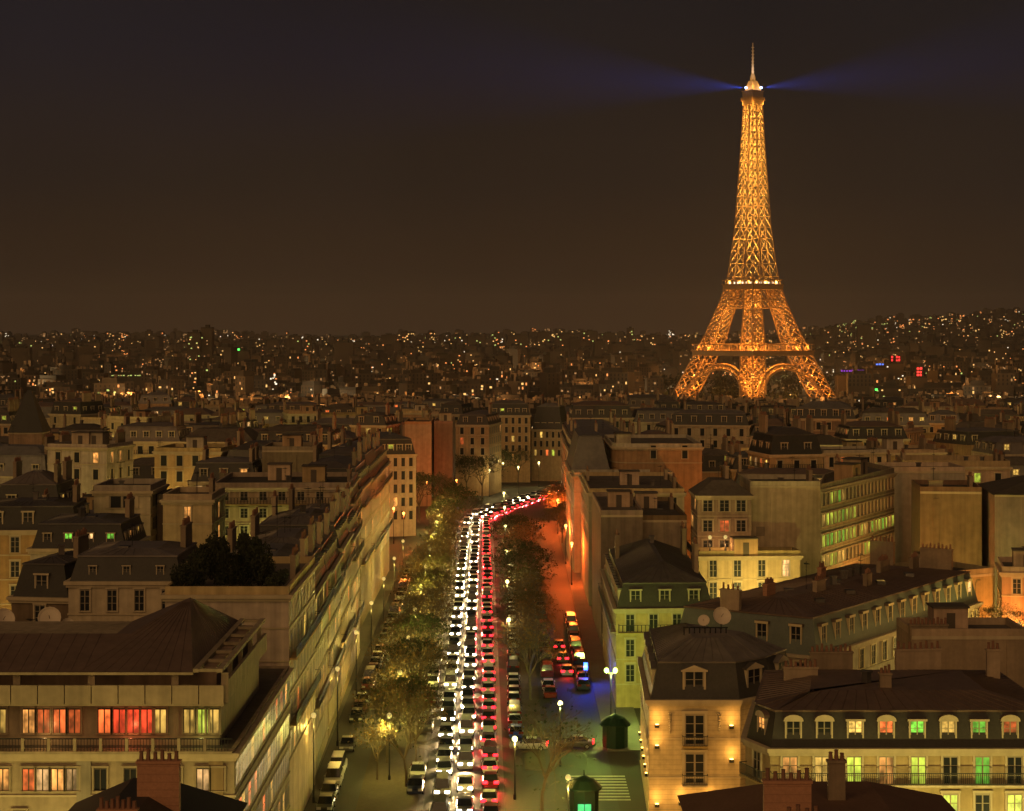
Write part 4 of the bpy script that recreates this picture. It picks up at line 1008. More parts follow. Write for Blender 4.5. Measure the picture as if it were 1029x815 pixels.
for nm, fx, y0, y1, st, grp, desc in (
        ('a', lambda y: -11.2 + C(y), 212, 500, 9.5, 'trees along the left of the carriageway', 'in the row left of the headlights'),
        ('b', lambda y: -14.6 + C(y), 214, 400, 10.0, 'trees along the left service lane', 'in the row along the left service lane'),
        ('c', lambda y: 2.7 + CB(y) * .35, 262, 440, 10.5, 'trees along the right of the carriageway', 'in the row right of the red lights'),
        ('d', lambda y: 11.9, 440, 520, 13, 'trees along the right pavement', 'on the right pavement')):
    y = y0; i = 0
    while y < y1:
        k = tw.choice((0, 1, 3, 2, 3) if nm != 'b' else (1, 3)); tree(fx(y) + tw.gauss(0, .3), y + tw.gauss(0, .8), k, (.72 if nm in 'cd' else (.66 if nm == 'a' else .58)) + tw.random() * .2, '%s %s, %s from the lower edge' % (TL[k], desc, ordinal(i)), grp); y += st; i += 1
tree(3.1, 201, 1, 1.0, 'lit nearly bare tree at the lower edge before the corner mansion', 'trees by the side street')
for i, (x, y, k) in enumerate(((-14, 470, 2), (-20, 520, 0), (-14, 600, 2), (-4, 655, 2), (2, 662, 0), (-24, 505, 2), (-9, 585, 2))):
    tree(x, y, k, 1.0, '%s at the far bend of the avenue, %s counted towards the pink house' % (TL[k], ordinal(i)), 'trees at the far bend')

# ------------------------------------------------------------------ street lamps
def lamp_proto(h, head, arms):
    p = MB(); p.lathe([(.16, 0), (.16, .5), (.08, .7), (.06, h)], n=8)
    g = MB()
    for s in arms:
        if s: p.bar((0, 0, h - .3), (s, 0, h + .15), .04)
        g.lathe([(.06, -.28), (.24, -.18), (.3, .05), (.2, .25), (.05, .32)], (s, 0, h + .2), 10)
    return p.mesh('post', [M['ironwork']]), g.mesh('lantern', [M[head]])
LP = {}
def lamp(x, y, label, group, h=8.0, head='lamp_yellow', col=(1, .78, .26), power=900, arms=(0,), z=None):
    k = (h, head, arms)
    if k not in LP: LP[k] = lamp_proto(*k)
    t = empty('street_lamp', (x, y, gz(x, y) if z is None else z)); tag(t, label, 'street lamp', group)
    inst('post', LP[k][0], t); inst('lantern', LP[k][1], t)
    for s in arms: point(t, (s, -.1, h - (.95 if head == 'lamp_soft' else .35)), power / len(arms), col, .25)
    return t
i = 0
for y in range(212, 500, 27):
    lamp(-13.4 + C(y), y + 3, 'yellow street lamp among the left trees, %s from the lower edge' % ordinal(i), 'yellow lamps in the left trees', h=7, head='lamp_soft', col=(1, .80, .15), power=4200); i += 1
i = 0
for y in (279, 321, 365, 412, 455, 498):
    lamp(0.1 + CB(y) * .5, y, 'bright yellow street lamp right of the red lane, %s from the lower edge' % ordinal(i), 'yellow lamps right of the red lane', power=1300); i += 1
i = 0
for y in range(205, 400, 28):
    lamp(-20.9, y, 'street lamp along the left houses, %s from the lower edge' % ordinal(i), 'lamps along the left houses', h=9, head='lamp_soft', col=(1, .62, .11), power=520); i += 1
lamp(12.2, 240, 'two headed green glowing lamp at the corner of the side street', None, h=7.6, head='lamp_green', col=(.70, 1.0, .16), power=6500, arms=(-.55, .55))
lamp(5.5, 222, 'yellow green lamp by the zebra crossing', None, h=7, col=(.85, .9, .2), power=1300)
for i, (x, y) in enumerate(((11.6, 378), (11.4, 412), (12.6, 440), (11.2, 475), (9.6, 505))):
    lamp(x, y, 'orange sodium lamp on the right pavement, %s from the lower edge' % ordinal(i), 'orange lamps on the right', head='lamp_orange', col=(1, .12, .015), power=14000)
for i, (x, y) in enumerate(((-24.5, 440), (-27.5, 452), (-23.6, 540), (-15.6, 548))):
    lamp(x, y, 'orange sodium lamp of the left side street, %s from the lower edge' % ordinal(i), 'orange lamps on the left', head='lamp_orange', col=(1, .15, .022), power=3200)
for i, (x, y) in enumerate(((-7, 600), (2, 618), (-3, 645), (9, 650), (-18.5, 585))):
    lamp(x, y, 'yellow lamp at the far bend of the avenue, %s along it' % ordinal(i), 'yellow lamps at the far bend', power=1600)
def lit_post(x, y, h, head, col, power, label, cat='sign'):
    t = empty('lit_sign', (x, y, gz(x, y))); tag(t, label, cat)
    m = MB(); m.bar((0, 0, 0), (0, 0, h), .06, n=8); m.build('post', [M['ironwork']], t)
    m = MB(); m.box(-.32, .32, -.1, .1, h, h + 1.15); m.build('frame', [M['ironwork']], t); m = MB(); m.box(-.27, .27, -.13, -.101, h + .05, h + 1.1); m.build('screen', [M[head]], t)
    point(t, (0, -.6, h + .5), power, col, .2)
lit_post(10.3, 272, 2.2, 'lamp_blue', (.03, .08, 1), 1200, 'glowing blue sign on a post by the right parked cars')
lit_post(-10.6 + C(512), 512, 3.0, 'far_blue', (.1, .4, 1), 200, 'small blue lit sign at the far end of the white lane')

# kiosks by the corner mansion
def kiosk(x, y, r, h, label, panel=None):
    t = empty('kiosk', (x, y, .13)); tag(t, label, 'kiosk')
    m = MB(); m.lathe([(r, 0), (r, h)], n=8); m.build('cabin', [M['kiosk_green']], t)
    m = MB(); m.lathe([(r * 1.25, h), (r * 1.25, h + .18), (r * 1.05, h + .45), (r * .75, h + .9), (r * .3, h + 1.2), (.08, h + 1.35), (.05, h + 1.9)], n=16); m.build('dome', [M['kiosk_green']], t)
    if panel:
        m = MB(); m.box(-r * .45, r * .45, -r * .99, -r * .93, .3, 1.3); m.build('display', [M[panel]], t); point(t, (0, -r - .8, 1.0), 25, (.1, 1, .4), .3)
kiosk(12.3, 232, 1.5, 2.6, 'dark green domed kiosk under the green lamps')
kiosk(7.4, 200, 1.5, 2.6, 'dark kiosk with a bright green lit panel at the lower edge', 'sign_green')

# ------------------------------------------------------------------ roof gardens and lit courtyard trees
def bush_meshes(seed, n, lm):
    r = random.Random(seed); mb = MB(); st = MB()
    blobs = [(Vector((r.gauss(0, .42), r.gauss(0, .42), .35 + r.random() * 1.0)), .35 + r.random() * .3) for _ in range(9)]
    for b, q in blobs: st.bar((0, 0, 0), b, .05, .02, 4)
    for i in range(n):
        b, q = r.choice(blobs); d = Vector((r.gauss(0, 1), r.gauss(0, 1), r.gauss(0, 1))).normalized() * q * (r.random() ** .4); c = b + d
        s = .035 + .035 * r.random(); u = Vector((r.gauss(0, 1), r.gauss(0, 1), r.gauss(0, 1))).normalized(); w = u.orthogonal().normalized()
        mb.face([c - u * s * 1.5, c + w * s, c + u * s * 1.5, c - w * s])
    return st.mesh('stem', [M['bark']]), mb.mesh('foliage', [M[lm]])
BUSH = [bush_meshes(4, 2600, 'leaf_dark'), bush_meshes(9, 2600, 'leaf_dark'), bush_meshes(15, 2200, 'leaf_green')]
for i, (px, w_, h_, y) in enumerate(((180, 1.3, 1.6, 190), (200, 1.6, 2.6, 193), (222, 1.7, 3.0, 195), (242, 1.5, 2.4, 191), (262, 1.5, 1.9, 192), (280, 1.2, 1.4, 190), (212, 1.5, 2.2, 200), (252, 1.8, 2.8, 202), (232, 1.3, 1.5, 190))):
    t = empty('shrub', (PX(px, y), y, 24.25), i * 1.3); t.scale = (w_, w_, h_); tag(t, 'dark bushy shrub of the roof garden, %s from its left end' % ordinal(sorted([180, 200, 222, 242, 262, 280, 212, 252, 232]).index(px)), 'shrub', 'shrubs of the roof garden')
    inst('stem', BUSH[i % 2][0], t); inst('foliage', BUSH[i % 2][1], t)
for i, (px, y) in enumerate(((993, 226), (1010, 229), (1022, 226))):
    t = tree(PX(px, y), y, (0, 3, 0)[i], .36, 'small golden lit tree on the courtyard terrace, %s from the left' % ordinal(i), 'lit courtyard trees', 13.5)
    point(t, (-.5, -2.5, 4), 500, (1, .5, .12), .2); point(t, (1.5, -3.0, 8), 300, (1, .55, .15), .2)

# ground floodlights and lamps of the square below the frame
for i, (x, y, p) in enumerate(((16.2, 186, 950), (21.2, 187.5, 950))):
    t = empty('floodlight', (x, y, 0)); tag(t, 'ground floodlight aimed at the front of the corner mansion, %s from the left' % ordinal(i), 'floodlight', 'floodlights of the corner mansion')
    m = MB(); m.box(-.3, .3, -.2, .2, 0, .35); m.build('housing', [M['ironwork']], t); m = MB(); m.box(-.25, .25, .05, .2, .351, .37); m.build('lens', [M['lamp_flood']], t)
    point(t, (0, .1, .9), p, (1, .50, .095), .3)
for i, x in enumerate((24, 31, 38, 45)): lamp(x, 156, 'yellow lamp of the square before the mansard block, %s from the left' % ordinal(i), 'lamps of the square on the right', head='lamp_soft', h=7, col=(1, .82, .2), power=3200)
for i, x in enumerate((-55, -46, -37, -28, -20)): lamp(x, 141, 'yellow lamp of the square before the office block, %s from the left' % ordinal(i), 'lamps of the square on the left', head='lamp_soft', h=7, col=(1, .78, .2), power=3000)
for i, (x, y) in enumerate(((48, 222), (56, 238), (63, 252))): lamp(x + 4, y - 6, 'yellow lamp in the side street below the greenish mansard, %s along it' % ordinal(i), 'lamps of the oblique side street', head='lamp_soft', h=6, col=(1, .75, .2), power=3500)
for i, (x, y, p) in enumerate(((33, 288, 900), (57, 288, 2600), (-54, 226, 1500), (-62, 246, 2500), (-44, 252, 1500))): lamp(x, y, 'yellow lamp in a courtyard among the roofs, %s of five' % ordinal(i), 'lamps in courtyards', head='lamp_soft', h=8.5, col=(1, .8, .2), power=p)

# ------------------------------------------------------------------ lattice tower
TD = 1690.0
tx, ty = PX(756.5, TD), TD; tz = gz(tx, ty)
tower = empty('lattice_tower', (tx, ty, tz), R(45) + math.atan2(-tx, ty)); tag(tower, 'tall gold lit iron lattice tower with blue beacon standing over the roofs', 'tower')
PROF = [(0, 83), (18, 70.5), (24, 66.5), (45.7, 55), (57.5, 48.5), (64, 44.2), (81, 36.7), (99, 28.6), (116, 23.0), (127, 20.6), (144, 18.4), (161, 16.0), (174, 14.9), (200, 13.0), (233, 10.6), (269, 8.4), (276, 8.0)]
def dprof(z):
    for (a, p), (b, q) in zip(PROF[:-1], PROF[1:]):
        if z <= b: return p + (q - p) * (z - a) / (b - a)
    return PROF[-1][1]
def aprof(z): return dprof(z) / math.sqrt(2)
def sprof(z): return 16.0 - 1.0 * z / 57 if z < 57 else (15.0 - 6.0 * (z - 57) / 59 if z < 116 else max(2.6, 9.0 - 5.8 * (z - 116) / 160))
zs = [0, 12, 23, 34, 45, 56, 68, 79, 89, 98, 106, 114]
z = 121
while z < 272: zs.append(z); z += max(6.0, sprof(z) * 1.3)
zs.append(274)
for sx in (-1, 1):
    for sy in (-1, 1):
        m = MB()
        def corners(z):
            a, s = aprof(z), sprof(z); return [Vector((sx * (a - s * u), sy * (a - s * v), z)) for u, v in ((0, 0), (1, 0), (1, 1), (0, 1))]
        for za, zb in zip(zs[:-1], zs[1:]):
            A, B = corners(za), corners(zb); big = za < 114
            rc_, rb = (.72, .36) if big else (.5, .30)
            for i in range(4):
                j = (i + 1) % 4
                m.bar(A[i], B[i], rc_, n=4, ends=False)
                if big or i in (0, 1): m.bar(A[i], A[j], rb, n=3, ends=False)
                if big:                                                  # double lattice on the lower legs
                    Mi, Mj = A[i].lerp(B[i], .5), A[j].lerp(B[j], .5); c0, c1 = A[i].lerp(A[j], .5), B[i].lerp(B[j], .5)
                    for p, q in ((Mi, c0), (Mi, c1), (Mj, c0), (Mj, c1), (A[i], B[j]), (A[j], B[i])): m.bar(p, q, rb, n=3, ends=False)
                else:
                    m.bar(A[i], B[j], rb, n=3, ends=False); m.bar(A[j], B[i], rb, n=3, ends=False)
        m.build('leg', [M['tower_iron']], tower)
        for za, zb in zip(zs[:-1], zs[1:]):
            if za < 9: continue
            zc = za + (zb - za) * .35; a, s = aprof(zc), sprof(zc); cxx = a - s / 2
            P_ = (15000 if za < 95 else (6000 if za < 122 else 11000)) * (s / 10) ** 1.2
            col = (1, .30, .035) if za < 57 else ((1, .35, .045) if za < 114 else (1, .46, .075))
            point(tower, (sx * cxx, sy * cxx, zc), P_ * (1.35 if za > 114 else 1.0), col, .5)
# horizontal ties between the legs on the upper shaft
m = MB()
for i, z in enumerate(zs):
    if z < 118: continue
    a, s = aprof(z), sprof(z); g = a - s
    if g < .6: continue
    for k in range(4):
        Rk = Matrix.Rotation(math.pi / 2 * k, 3, 'Z')
        if i % 3 == 0:
            m.bar(Rk @ Vector((-g, -a, z)), Rk @ Vector((g, -a, z)), .3, n=3)
            if i + 1 < len(zs) - 1:
                z2 = zs[i + 1]; a2 = aprof(z2); g2 = a2 - sprof(z2)
                m.bar(Rk @ Vector((-g, -a, z)), Rk @ Vector((g2, -a2, z2)), .25, n=3); m.bar(Rk @ Vector((g, -a, z)), Rk @ Vector((-g2, -a2, z2)), .25, n=3)
m.build('shaft_bracing', [M['tower_iron']], tower)
def platform(name, z0, z1, half, inner, lights, col, parap):
    m = MB(); sq = lambda h: [(-h, -h), (h, -h), (h, h), (-h, h)]
    m.band(sq(half), sq(inner), z0, z1)
    m.band(sq(half + .8), sq(half - .6), z1, z1 + .8)
    n = int(half * 2 / 3.2)
    for k in range(4):
        Rk = Matrix.Rotation(math.pi / 2 * k, 3, 'Z')
        for i in range(n + 1):
            x = -half + 2 * half * i / n; a = Rk @ Vector((x, -half, z1 + .8)); b = Rk @ Vector((x, -half, z1 + parap)); m.bar(a, b, .28, n=4)
        a = Rk @ Vector((-half, -half, z1 + parap)); b = Rk @ Vector((half, -half, z1 + parap)); m.bar(a, b, .45, n=4)
    m.build(name, [M['tower_iron']], tower)
    for k in range(4):
        Rk = Matrix.Rotation(math.pi / 2 * k, 3, 'Z')
        for i in range(lights):
            x = -half + 2 * half * (i + .5) / lights; p = Rk @ Vector((x, -half + 2.0, z1 + parap * .55)); point(tower, p, 4200, col, .4)
m = MB()
for k in range(4):
    Rk = Matrix.Rotation(math.pi / 2 * k, 3, 'Z')
    for za, zb in ((94, 101), (101, 108.8)):
        ga, gb = aprof(za) - sprof(za) + 1, aprof(zb) - sprof(zb) + 1
        for yo in (0, 1):
            ya, yb = -aprof(za) + yo * sprof(za), -aprof(zb) + yo * sprof(zb)
            m.bar(Rk @ Vector((-ga, ya, za)), Rk @ Vector((ga, ya, za)), .5, n=4)
            for q in range(4):
                f0, f1 = -1 + q * .5, -.5 + q * .5
                m.bar(Rk @ Vector((f0 * ga, ya, za)), Rk @ Vector((f1 * gb, yb, zb)), .35, n=3); m.bar(Rk @ Vector((f1 * ga, ya, za)), Rk @ Vector((f0 * gb, yb, zb)), .35, n=3)
m.build('belt_truss', [M['tower_iron']], tower)
platform('first_gallery', 52.5, 56.2, 37.2, 24, 6, (1, .34, .05), 6.0)
platform('second_gallery', 109.5, 113.5, 18.4, 8, 3, (1, .45, .08), 4.5)
m = MB(); m.box(-16, 16, -16, 16, 113.6, 117.5); m.build('restaurant', [M['tower_iron']], tower)
for k in range(4):                                                         # white lit windows of the second floor
    Rk = Matrix.Rotation(math.pi / 2 * k, 3, 'Z'); m = MB()
    for i in range(6):
        x = -13 + i * 5.0; m.face([Rk @ Vector((x, -16.06, 114.6)), Rk @ Vector((x + 2.6, -16.06, 114.6)), Rk @ Vector((x + 2.6, -16.06, 116.2)), Rk @ Vector((x, -16.06, 116.2))])
    m.build('window_band', [M['far_white']], tower)
for k in range(4):                                                         # the decorative arches between the legs
    Rk = Matrix.Rotation(math.pi / 2 * k, 3, 'Z'); m = MB(); a = lambda z: aprof(z)
    pts = []
    for i in range(25):
        t = math.pi * i / 24; x = -38.0 * math.cos(t); z = 3 + 38.0 * math.sin(t); pts.append((x, z))
    for (x0, z0), (x1, z1) in zip(pts[:-1], pts[1:]):
        for o in (0, 4.2):
            f = lambda x, z: Rk @ Vector((x * (1 + o / 42), -a(min(z + o, 52)) + 1.5, z + o * (z / 46)))
            m.bar(f(x0, z0), f(x1, z1), .75, n=4, ends=False)
        g0 = Rk @ Vector((x0, -a(min(z0, 52)) + 1.5, z0)); o = 4.2; g1 = Rk @ Vector((x1 * 1.1, -a(min(z1 + o, 52)) + 1.5, z1 + o * (z1 / 46))); m.bar(g0, g1, .3, n=3, ends=False)
        g0 = Rk @ Vector((x1, -a(min(z1, 52)) + 1.5, z1)); g1 = Rk @ Vector((x0 * 1.1, -a(min(z0 + o, 52)) + 1.5, z0 + o * (z0 / 46))); m.bar(g0, g1, .3, n=3, ends=False)
    m.build('arch', [M['tower_iron']], tower)
    for x, z in ((-30, 28), (-16, 40), (0, 45), (16, 40), (30, 28)): point(tower, Rk @ Vector((x, -a(z) + 6, z - 2)), 6500, (1, .34, .05), .4)
m = MB(); hw = 8.3
sq = lambda h: [(-h, -h), (h, -h), (h, h), (-h, h)]
m.band(sq(6.6), sq(2), 270, 273.5); m.band(sq(7.4), sq(2), 273.5, 276.5); m.band(sq(6.4), sq(1), 276.5, 281.5); m.band(sq(6.9), sq(1), 281.5, 282.3)
m.skirt(sq(5.2), 282.3, sq(2.6), 291); m.cap(sq(2.6), 291); m.lathe([(2.4, 291), (2.4, 294), (1.6, 296.5), (.9, 297.5)], n=10); m.build('summit_cabin', [M['tower_iron']], tower)
for sx, sy in ((1, 1), (1, -1), (-1, 1), (-1, -1)): point(tower, (sx * 6.2, sy * 6.2, 286.5), 5000, (1, .55, .12), .3); point(tower, (sx * 8, sy * 8, 271), 3500, (1, .4, .06), .3)
m = MB(); m.bar((0, 0, 297), (0, 0, 324), 1.1, .35, n=6)
for z in range(299, 322, 3): m.bar((-1.5, 0, z), (1.5, 0, z), .3); m.bar((0, -1.5, z), (0, 1.5, z), .3)
m.build('antenna', [M['dish_white']], tower); point(tower, (-5, -5, 298), 2200, (1, .8, .6), .3)
vd = Matrix.Rotation(-tower.rotation_euler.z, 3, 'Z')                    # picture-parallel directions in the tower's own axes
for s in (-1, 1):
    p = vd @ Vector((s * 6.6, -5, 284.5)); m = MB(); m.lathe([(.3, -1.0), (.9, -.6), (1.05, 0), (.9, .6), (.3, 1.0)], p, 10); m.build('beacon', [M['lamp_beacon']], tower)
fl = MB(); fl.lathe([(.2, -.65), (.75, -.25), (.75, .25), (.2, .65)], n=6); fme = fl.mesh('lamp', [M['lamp_flood']])
for i, z in enumerate(zs[3:]):                                           # projector lamps seen inside the lattice
    a, s = aprof(z), sprof(z)
    if i % 2: continue
    for sx, sy in ((1, 1), (1, -1), (-1, -1), (-1, 1)): inst('projector', fme, tower, (sx * (a - s * .5), sy * (a - s * .5), z + 1))

# ------------------------------------------------------------------ the far city
fc = random.Random(77)
mb = MB(); FM = ['far_wall', 'far_roof', 'far_gold', 'far_orange', 'far_white', 'far_lime', 'far_dim', 'glass_dark', 'stack_plaster']
u0, u1 = math.log(985), math.log(9800)
nbox = 0
while nbox < 12000:
    y = math.exp(u0 + (u1 - u0) * fc.random()); x = (fc.random() * 2 - 1) * .30 * y
    if math.hypot(x - tx, y - ty) < 120: continue
    if 1380 < y < 2900 and abs(x / y - tx / ty) < .05: continue
    nbox += 1
    z0 = gz(x, y); k = 1 + max(0, y - 2000) / 11000
    w_ = (7 + fc.random() * 17) * k; d_ = (9 + fc.random() * 7) * k; h = 12 + fc.random() * 8 + (fc.random() ** 6) * 26
    if y < 1500: h = min(h, 22)
    if y > 2200 and fc.random() < .025: h = 30 + fc.random() * 26; w_ = 14 + fc.random() * 14
    a = (fc.random() - .5) * 1.2; ux, uy = (math.cos(a), math.sin(a)), (-math.sin(a), math.cos(a))
    mb.obox((x, y), ux, uy, w_ / 2, d_ / 2, z0 - 6, z0 + h, 0); mb.obox((x, y), ux, uy, w_ / 2 * (.92 if h < 30 else .5), d_ / 2 * .8, z0 + h, z0 + h + 2 + fc.random() * 2.5, 1)
    if y < 2300:                      # rows of dark panes on the upper floors, a chimney stack or two
        nc = int(w_ / 3.0)
        for fl_ in range(3):
            for q in range(nc):
                t = (q + .5) / nc - .5; zz = z0 + h - 2.2 - fl_ * 3.1; off = d_ / 2 + .08; c = (x + ux[0] * w_ * t - uy[0] * off, y + ux[1] * w_ * t - uy[1] * off)
                mb.face([(c[0] - ux[0] * .6, c[1] - ux[1] * .6, zz - 1), (c[0] + ux[0] * .6, c[1] + ux[1] * .6, zz - 1), (c[0] + ux[0] * .6, c[1] + ux[1] * .6, zz + 1), (c[0] - ux[0] * .6, c[1] - ux[1] * .6, zz + 1)], 7 if fc.random() < .93 else fc.choice([2, 3, 6]))
        for q in range(2):
            t = (fc.random() - .5) * .8; mb.obox((x + ux[0] * w_ * t, y + ux[1] * w_ * t), ux, uy, .4 + fc.random(), .35, z0 + h, z0 + h + 4.5 + fc.random() * 2, 8)
    lit = fc.random(); nw = 0 if lit < .25 else (2 if lit < .58 else (6 if lit < .86 else 15))
    pm = fc.choice([2, 2, 3, 3, 2, 6, 6, 6, 6, 6, 4, 5])
    sz = .6 * max(1.0, y / 1955 * .72)
    for q in range(nw):
        t = fc.random() * .9 - .45; zz = z0 + h * (.35 + .6 * fc.random()) if h < 30 else z0 + h * (.2 + .75 * fc.random()); off = d_ / 2 + .15 + q * .01
        c = (x + ux[0] * w_ * t - uy[0] * off, y + ux[1] * w_ * t - uy[1] * off); sw = sz * (.7 + fc.random() * .9); sh = sz * (.6 + .7 * fc.random())
        m_ = pm if fc.random() < .75 else fc.choice([2, 3, 6, 6])
        mb.face([(c[0] - ux[0] * sw, c[1] - ux[1] * sw, zz - sh), (c[0] + ux[0] * sw, c[1] + ux[1] * sw, zz - sh), (c[0] + ux[0] * sw, c[1] + ux[1] * sw, zz + sh), (c[0] - ux[0] * sw, c[1] - ux[1] * sw, zz + sh)], m_)
o = mb.build('distant_city', [M[k] for k in FM]); tag(o, 'mass of far roofs and scattered lit windows reaching to the horizon', 'far city', None, 'stuff')
glow = empty('distant_street_lamps', (0, 1000, 0)); tag(glow, 'scattered orange street lamps glowing between the far roofs', 'far lamps', None, 'stuff')
m = MB()
for i in range(170):
    y = math.exp(math.log(1000) + (math.log(5200) - math.log(1000)) * fc.random()); x = (fc.random() * 2 - 1) * .27 * y; z = gz(x, y) + 19 + fc.random() * 8
    s = .55 * max(1, y / 1955); m.lathe([(.1, -s), (s, -.4 * s), (s, .4 * s), (.1, s)], (x, y - 1000, z), 6, fc.choice([0, 0, 1]))
    point(glow, (x, y - 1000, z), (12000 + 22000 * fc.random()) * (1 + 2.2 * max(0, y - 1300) / 1000), (1, .42, .1) if fc.random() < .7 else (1, .68, .3), 1.0)
m.build('lamp_globes', [M['far_gold'], M['far_white']], glow)
# woods round the tower's feet and by the river
mb = MB(); wr = random.Random(8)
for i in range(290):
    y = 1330 + wr.random() * 300 if i < 150 else 1790 + wr.random() * 900; x = tx / ty * y + (wr.random() - .5) * 330; z0 = gz(x, y); rr = 5 + wr.random() * 5
    for q in range(46):
        d = Vector((wr.gauss(0, 1), wr.gauss(0, 1), wr.gauss(0, 1))).normalized() * rr * (.4 + .6 * wr.random()); s = 1.0 + wr.random()
        c = Vector((x, y, z0 + 8 + rr * .4)) + d; u = Vector((wr.gauss(0, 1), wr.gauss(0, 1), wr.gauss(0, 1))).normalized(); w_ = u.orthogonal().normalized()
        mb.face([c - u * s, c + w_ * s, c + u * s, c - w_ * s])
tag(mb.build('far_off_woods', [M['leaf_dark']]), 'dark tree masses before the feet of the lattice tower', 'woods', None, 'stuff')

def far_block(px0, px1, ytop, Y, name, label, cat, wins, pan, sign=None, depth=18):
    x0, x1 = PX(px0, Y), PX(px1, Y); z0 = gz((x0 + x1) / 2, Y); zt = PZ(ytop, Y); cxx = (x0 + x1) / 2
    t = empty(name, (cxx, Y, z0)); tag(t, label, cat); w_ = (x1 - x0) / 2
    m = MB(); m.box(-w_, w_, 0, depth, -4, zt - z0, 0); m.build('wall', [M['far_wall']], t)
    m = MB(); m.box(-w_ * .96, w_ * .96, .4, depth - .4, zt - z0, zt - z0 + 1.4); m.box(-w_ * .3, w_ * .4, depth * .3, depth * .7, zt - z0 + 1.4, zt - z0 + 4.2); m.build('roof', [M['far_roof']], t)
    r_ = random.Random(px0)
    s = .8 * max(1, Y / 1955)
    for q in range(wins):
        m = MB(); x = (r_.random() * 2 - 1) * (w_ - s); z = (zt - z0) * (.25 + .7 * r_.random()); m.box(x - s * .8, x + s * .8, -.3, 0, z - s * .6, z + s * .6); m.build('window', [M[r_.choice(pan)]], t)
    for sg in sign or ():
        ax0, ax1, ay0, ay1, mt = sg; m = MB(); xa, xb, za, zb = PX(ax0, Y) - cxx, PX(ax1, Y) - cxx, PZ(ay1, Y) - z0, PZ(ay0, Y) - z0
        nx = max(1, int((xb - xa) / 2.2)); nz_ = max(1, int((zb - za) / 2.2))          # rows of tubes on a dark frame
        for a_ in range(nx):
            for b_ in range(nz_):
                if r_.random() < .25 and nx * nz_ > 4: continue
                x_ = xa + (xb - xa) * a_ / nx; z_ = za + (zb - za) * b_ / nz_; m.box(x_ + .1, x_ + (xb - xa) / nx * (.55 + .3 * r_.random()), -1.2, -.6, z_ + .1, z_ + (zb - za) / nz_ * (.5 + .3 * r_.random()))
        m.box(xa, xb, -.55, -.3, za, zb, 1); m.build('sign', [M[mt], M['ironwork']], t)
    return t
far_block(188, 201, 335, 2200, 'tower_block', 'dark tower block rising above the left skyline, lower wing', 'tower block', 26, ['far_lime', 'far_gold', 'far_dim', 'far_dim'])
far_block(201.5, 213, 330, 2210, 'tower_block', 'dark tower block rising above the left skyline, taller wing', 'tower block', 10, ['far_lime', 'far_dim'])
far_block(232, 250, 353, 2400, 'lit_block', 'far block with a green light on its roof beside the dark tower block', 'building', 6, ['far_gold', 'far_dim'], [(238.5, 241.5, 349, 352.3, 'far_green')])
far_block(882, 908, 366, 1850, 'lit_block', 'far building with a long red neon roof sign right of the lattice tower', 'building', 10, ['far_gold', 'far_white'], [(893, 905, 357, 363, 'far_red')])
far_block(915, 932, 380, 1600, 'lit_block', 'far building with an upright red light, right of the neon roof sign', 'building', 6, ['far_gold'], [(921, 927, 365, 378, 'far_red')])
far_block(842, 876, 378, 1800, 'lit_block', 'far building with a purple light strip right of the lattice tower', 'building', 10, ['far_gold', 'far_white'], [(845, 871, 371, 373.5, 'far_purple')])
far_block(877, 893, 372, 1840, 'lit_block', 'far building with a small blue sign under the red neon', 'building', 5, ['far_gold'], [(880, 889, 364.5, 367, 'far_blue')])
far_block(878, 912, 390, 1480, 'lit_block', 'low building with green lit windows in front of the red upright light', 'building', 12, ['far_lime', 'far_gold'], [(879, 883, 389.5, 392.5, 'far_green')])
far_block(383, 398, 337, 4200, 'lit_block', 'far hilltop block with reddish roof lights left of the middle', 'building', 10, ['far_red', 'far_orange', 'far_gold'])
far_block(403, 412, 334, 4300, 'lit_block', 'far narrow tower with lit windows left of the middle skyline', 'building', 12, ['far_orange', 'far_gold'])
far_block(108, 168, 376, 1900, 'lit_block', 'long far building with a yellow lit top storey at the left', 'building', 8, ['far_gold', 'far_dim'], [(112, 166, 376.5, 377.8, 'far_lime')])
far_block(0, 44, 377, 1900, 'lit_block', 'far flat building with a dim lit top storey at the left edge', 'building', 8, ['far_gold', 'far_dim'], [(1, 42, 377.5, 378.6, 'far_dim')])
for i, (px0, px1, yt, Y) in enumerate(((470, 488, 338, 4600), (494, 502, 335, 4700), (510, 530, 337, 4500), (540, 552, 334, 4600), (560, 578, 336, 4500), (585, 600, 333, 4700), (606, 618, 335, 4500), (630, 637, 330, 4700), (648, 664, 337, 4400), (290, 302, 338, 3600), (268, 280, 342, 3500), (305, 313, 340, 3500), (30, 50, 346, 3300), (84, 100, 345, 3200), (825, 838, 330, 4300), (862, 880, 327, 4300))):
    far_block(px0, px1, yt, Y, 'tower_block', 'far tower block with scattered lit windows on the skyline, %s from the left' % ordinal(sorted([470, 494, 510, 540, 560, 585, 606, 630, 648, 290, 268, 305, 30, 84, 825, 862]).index(px0)), 'tower block', 9, ['far_gold', 'far_orange', 'far_dim', 'far_lime'])

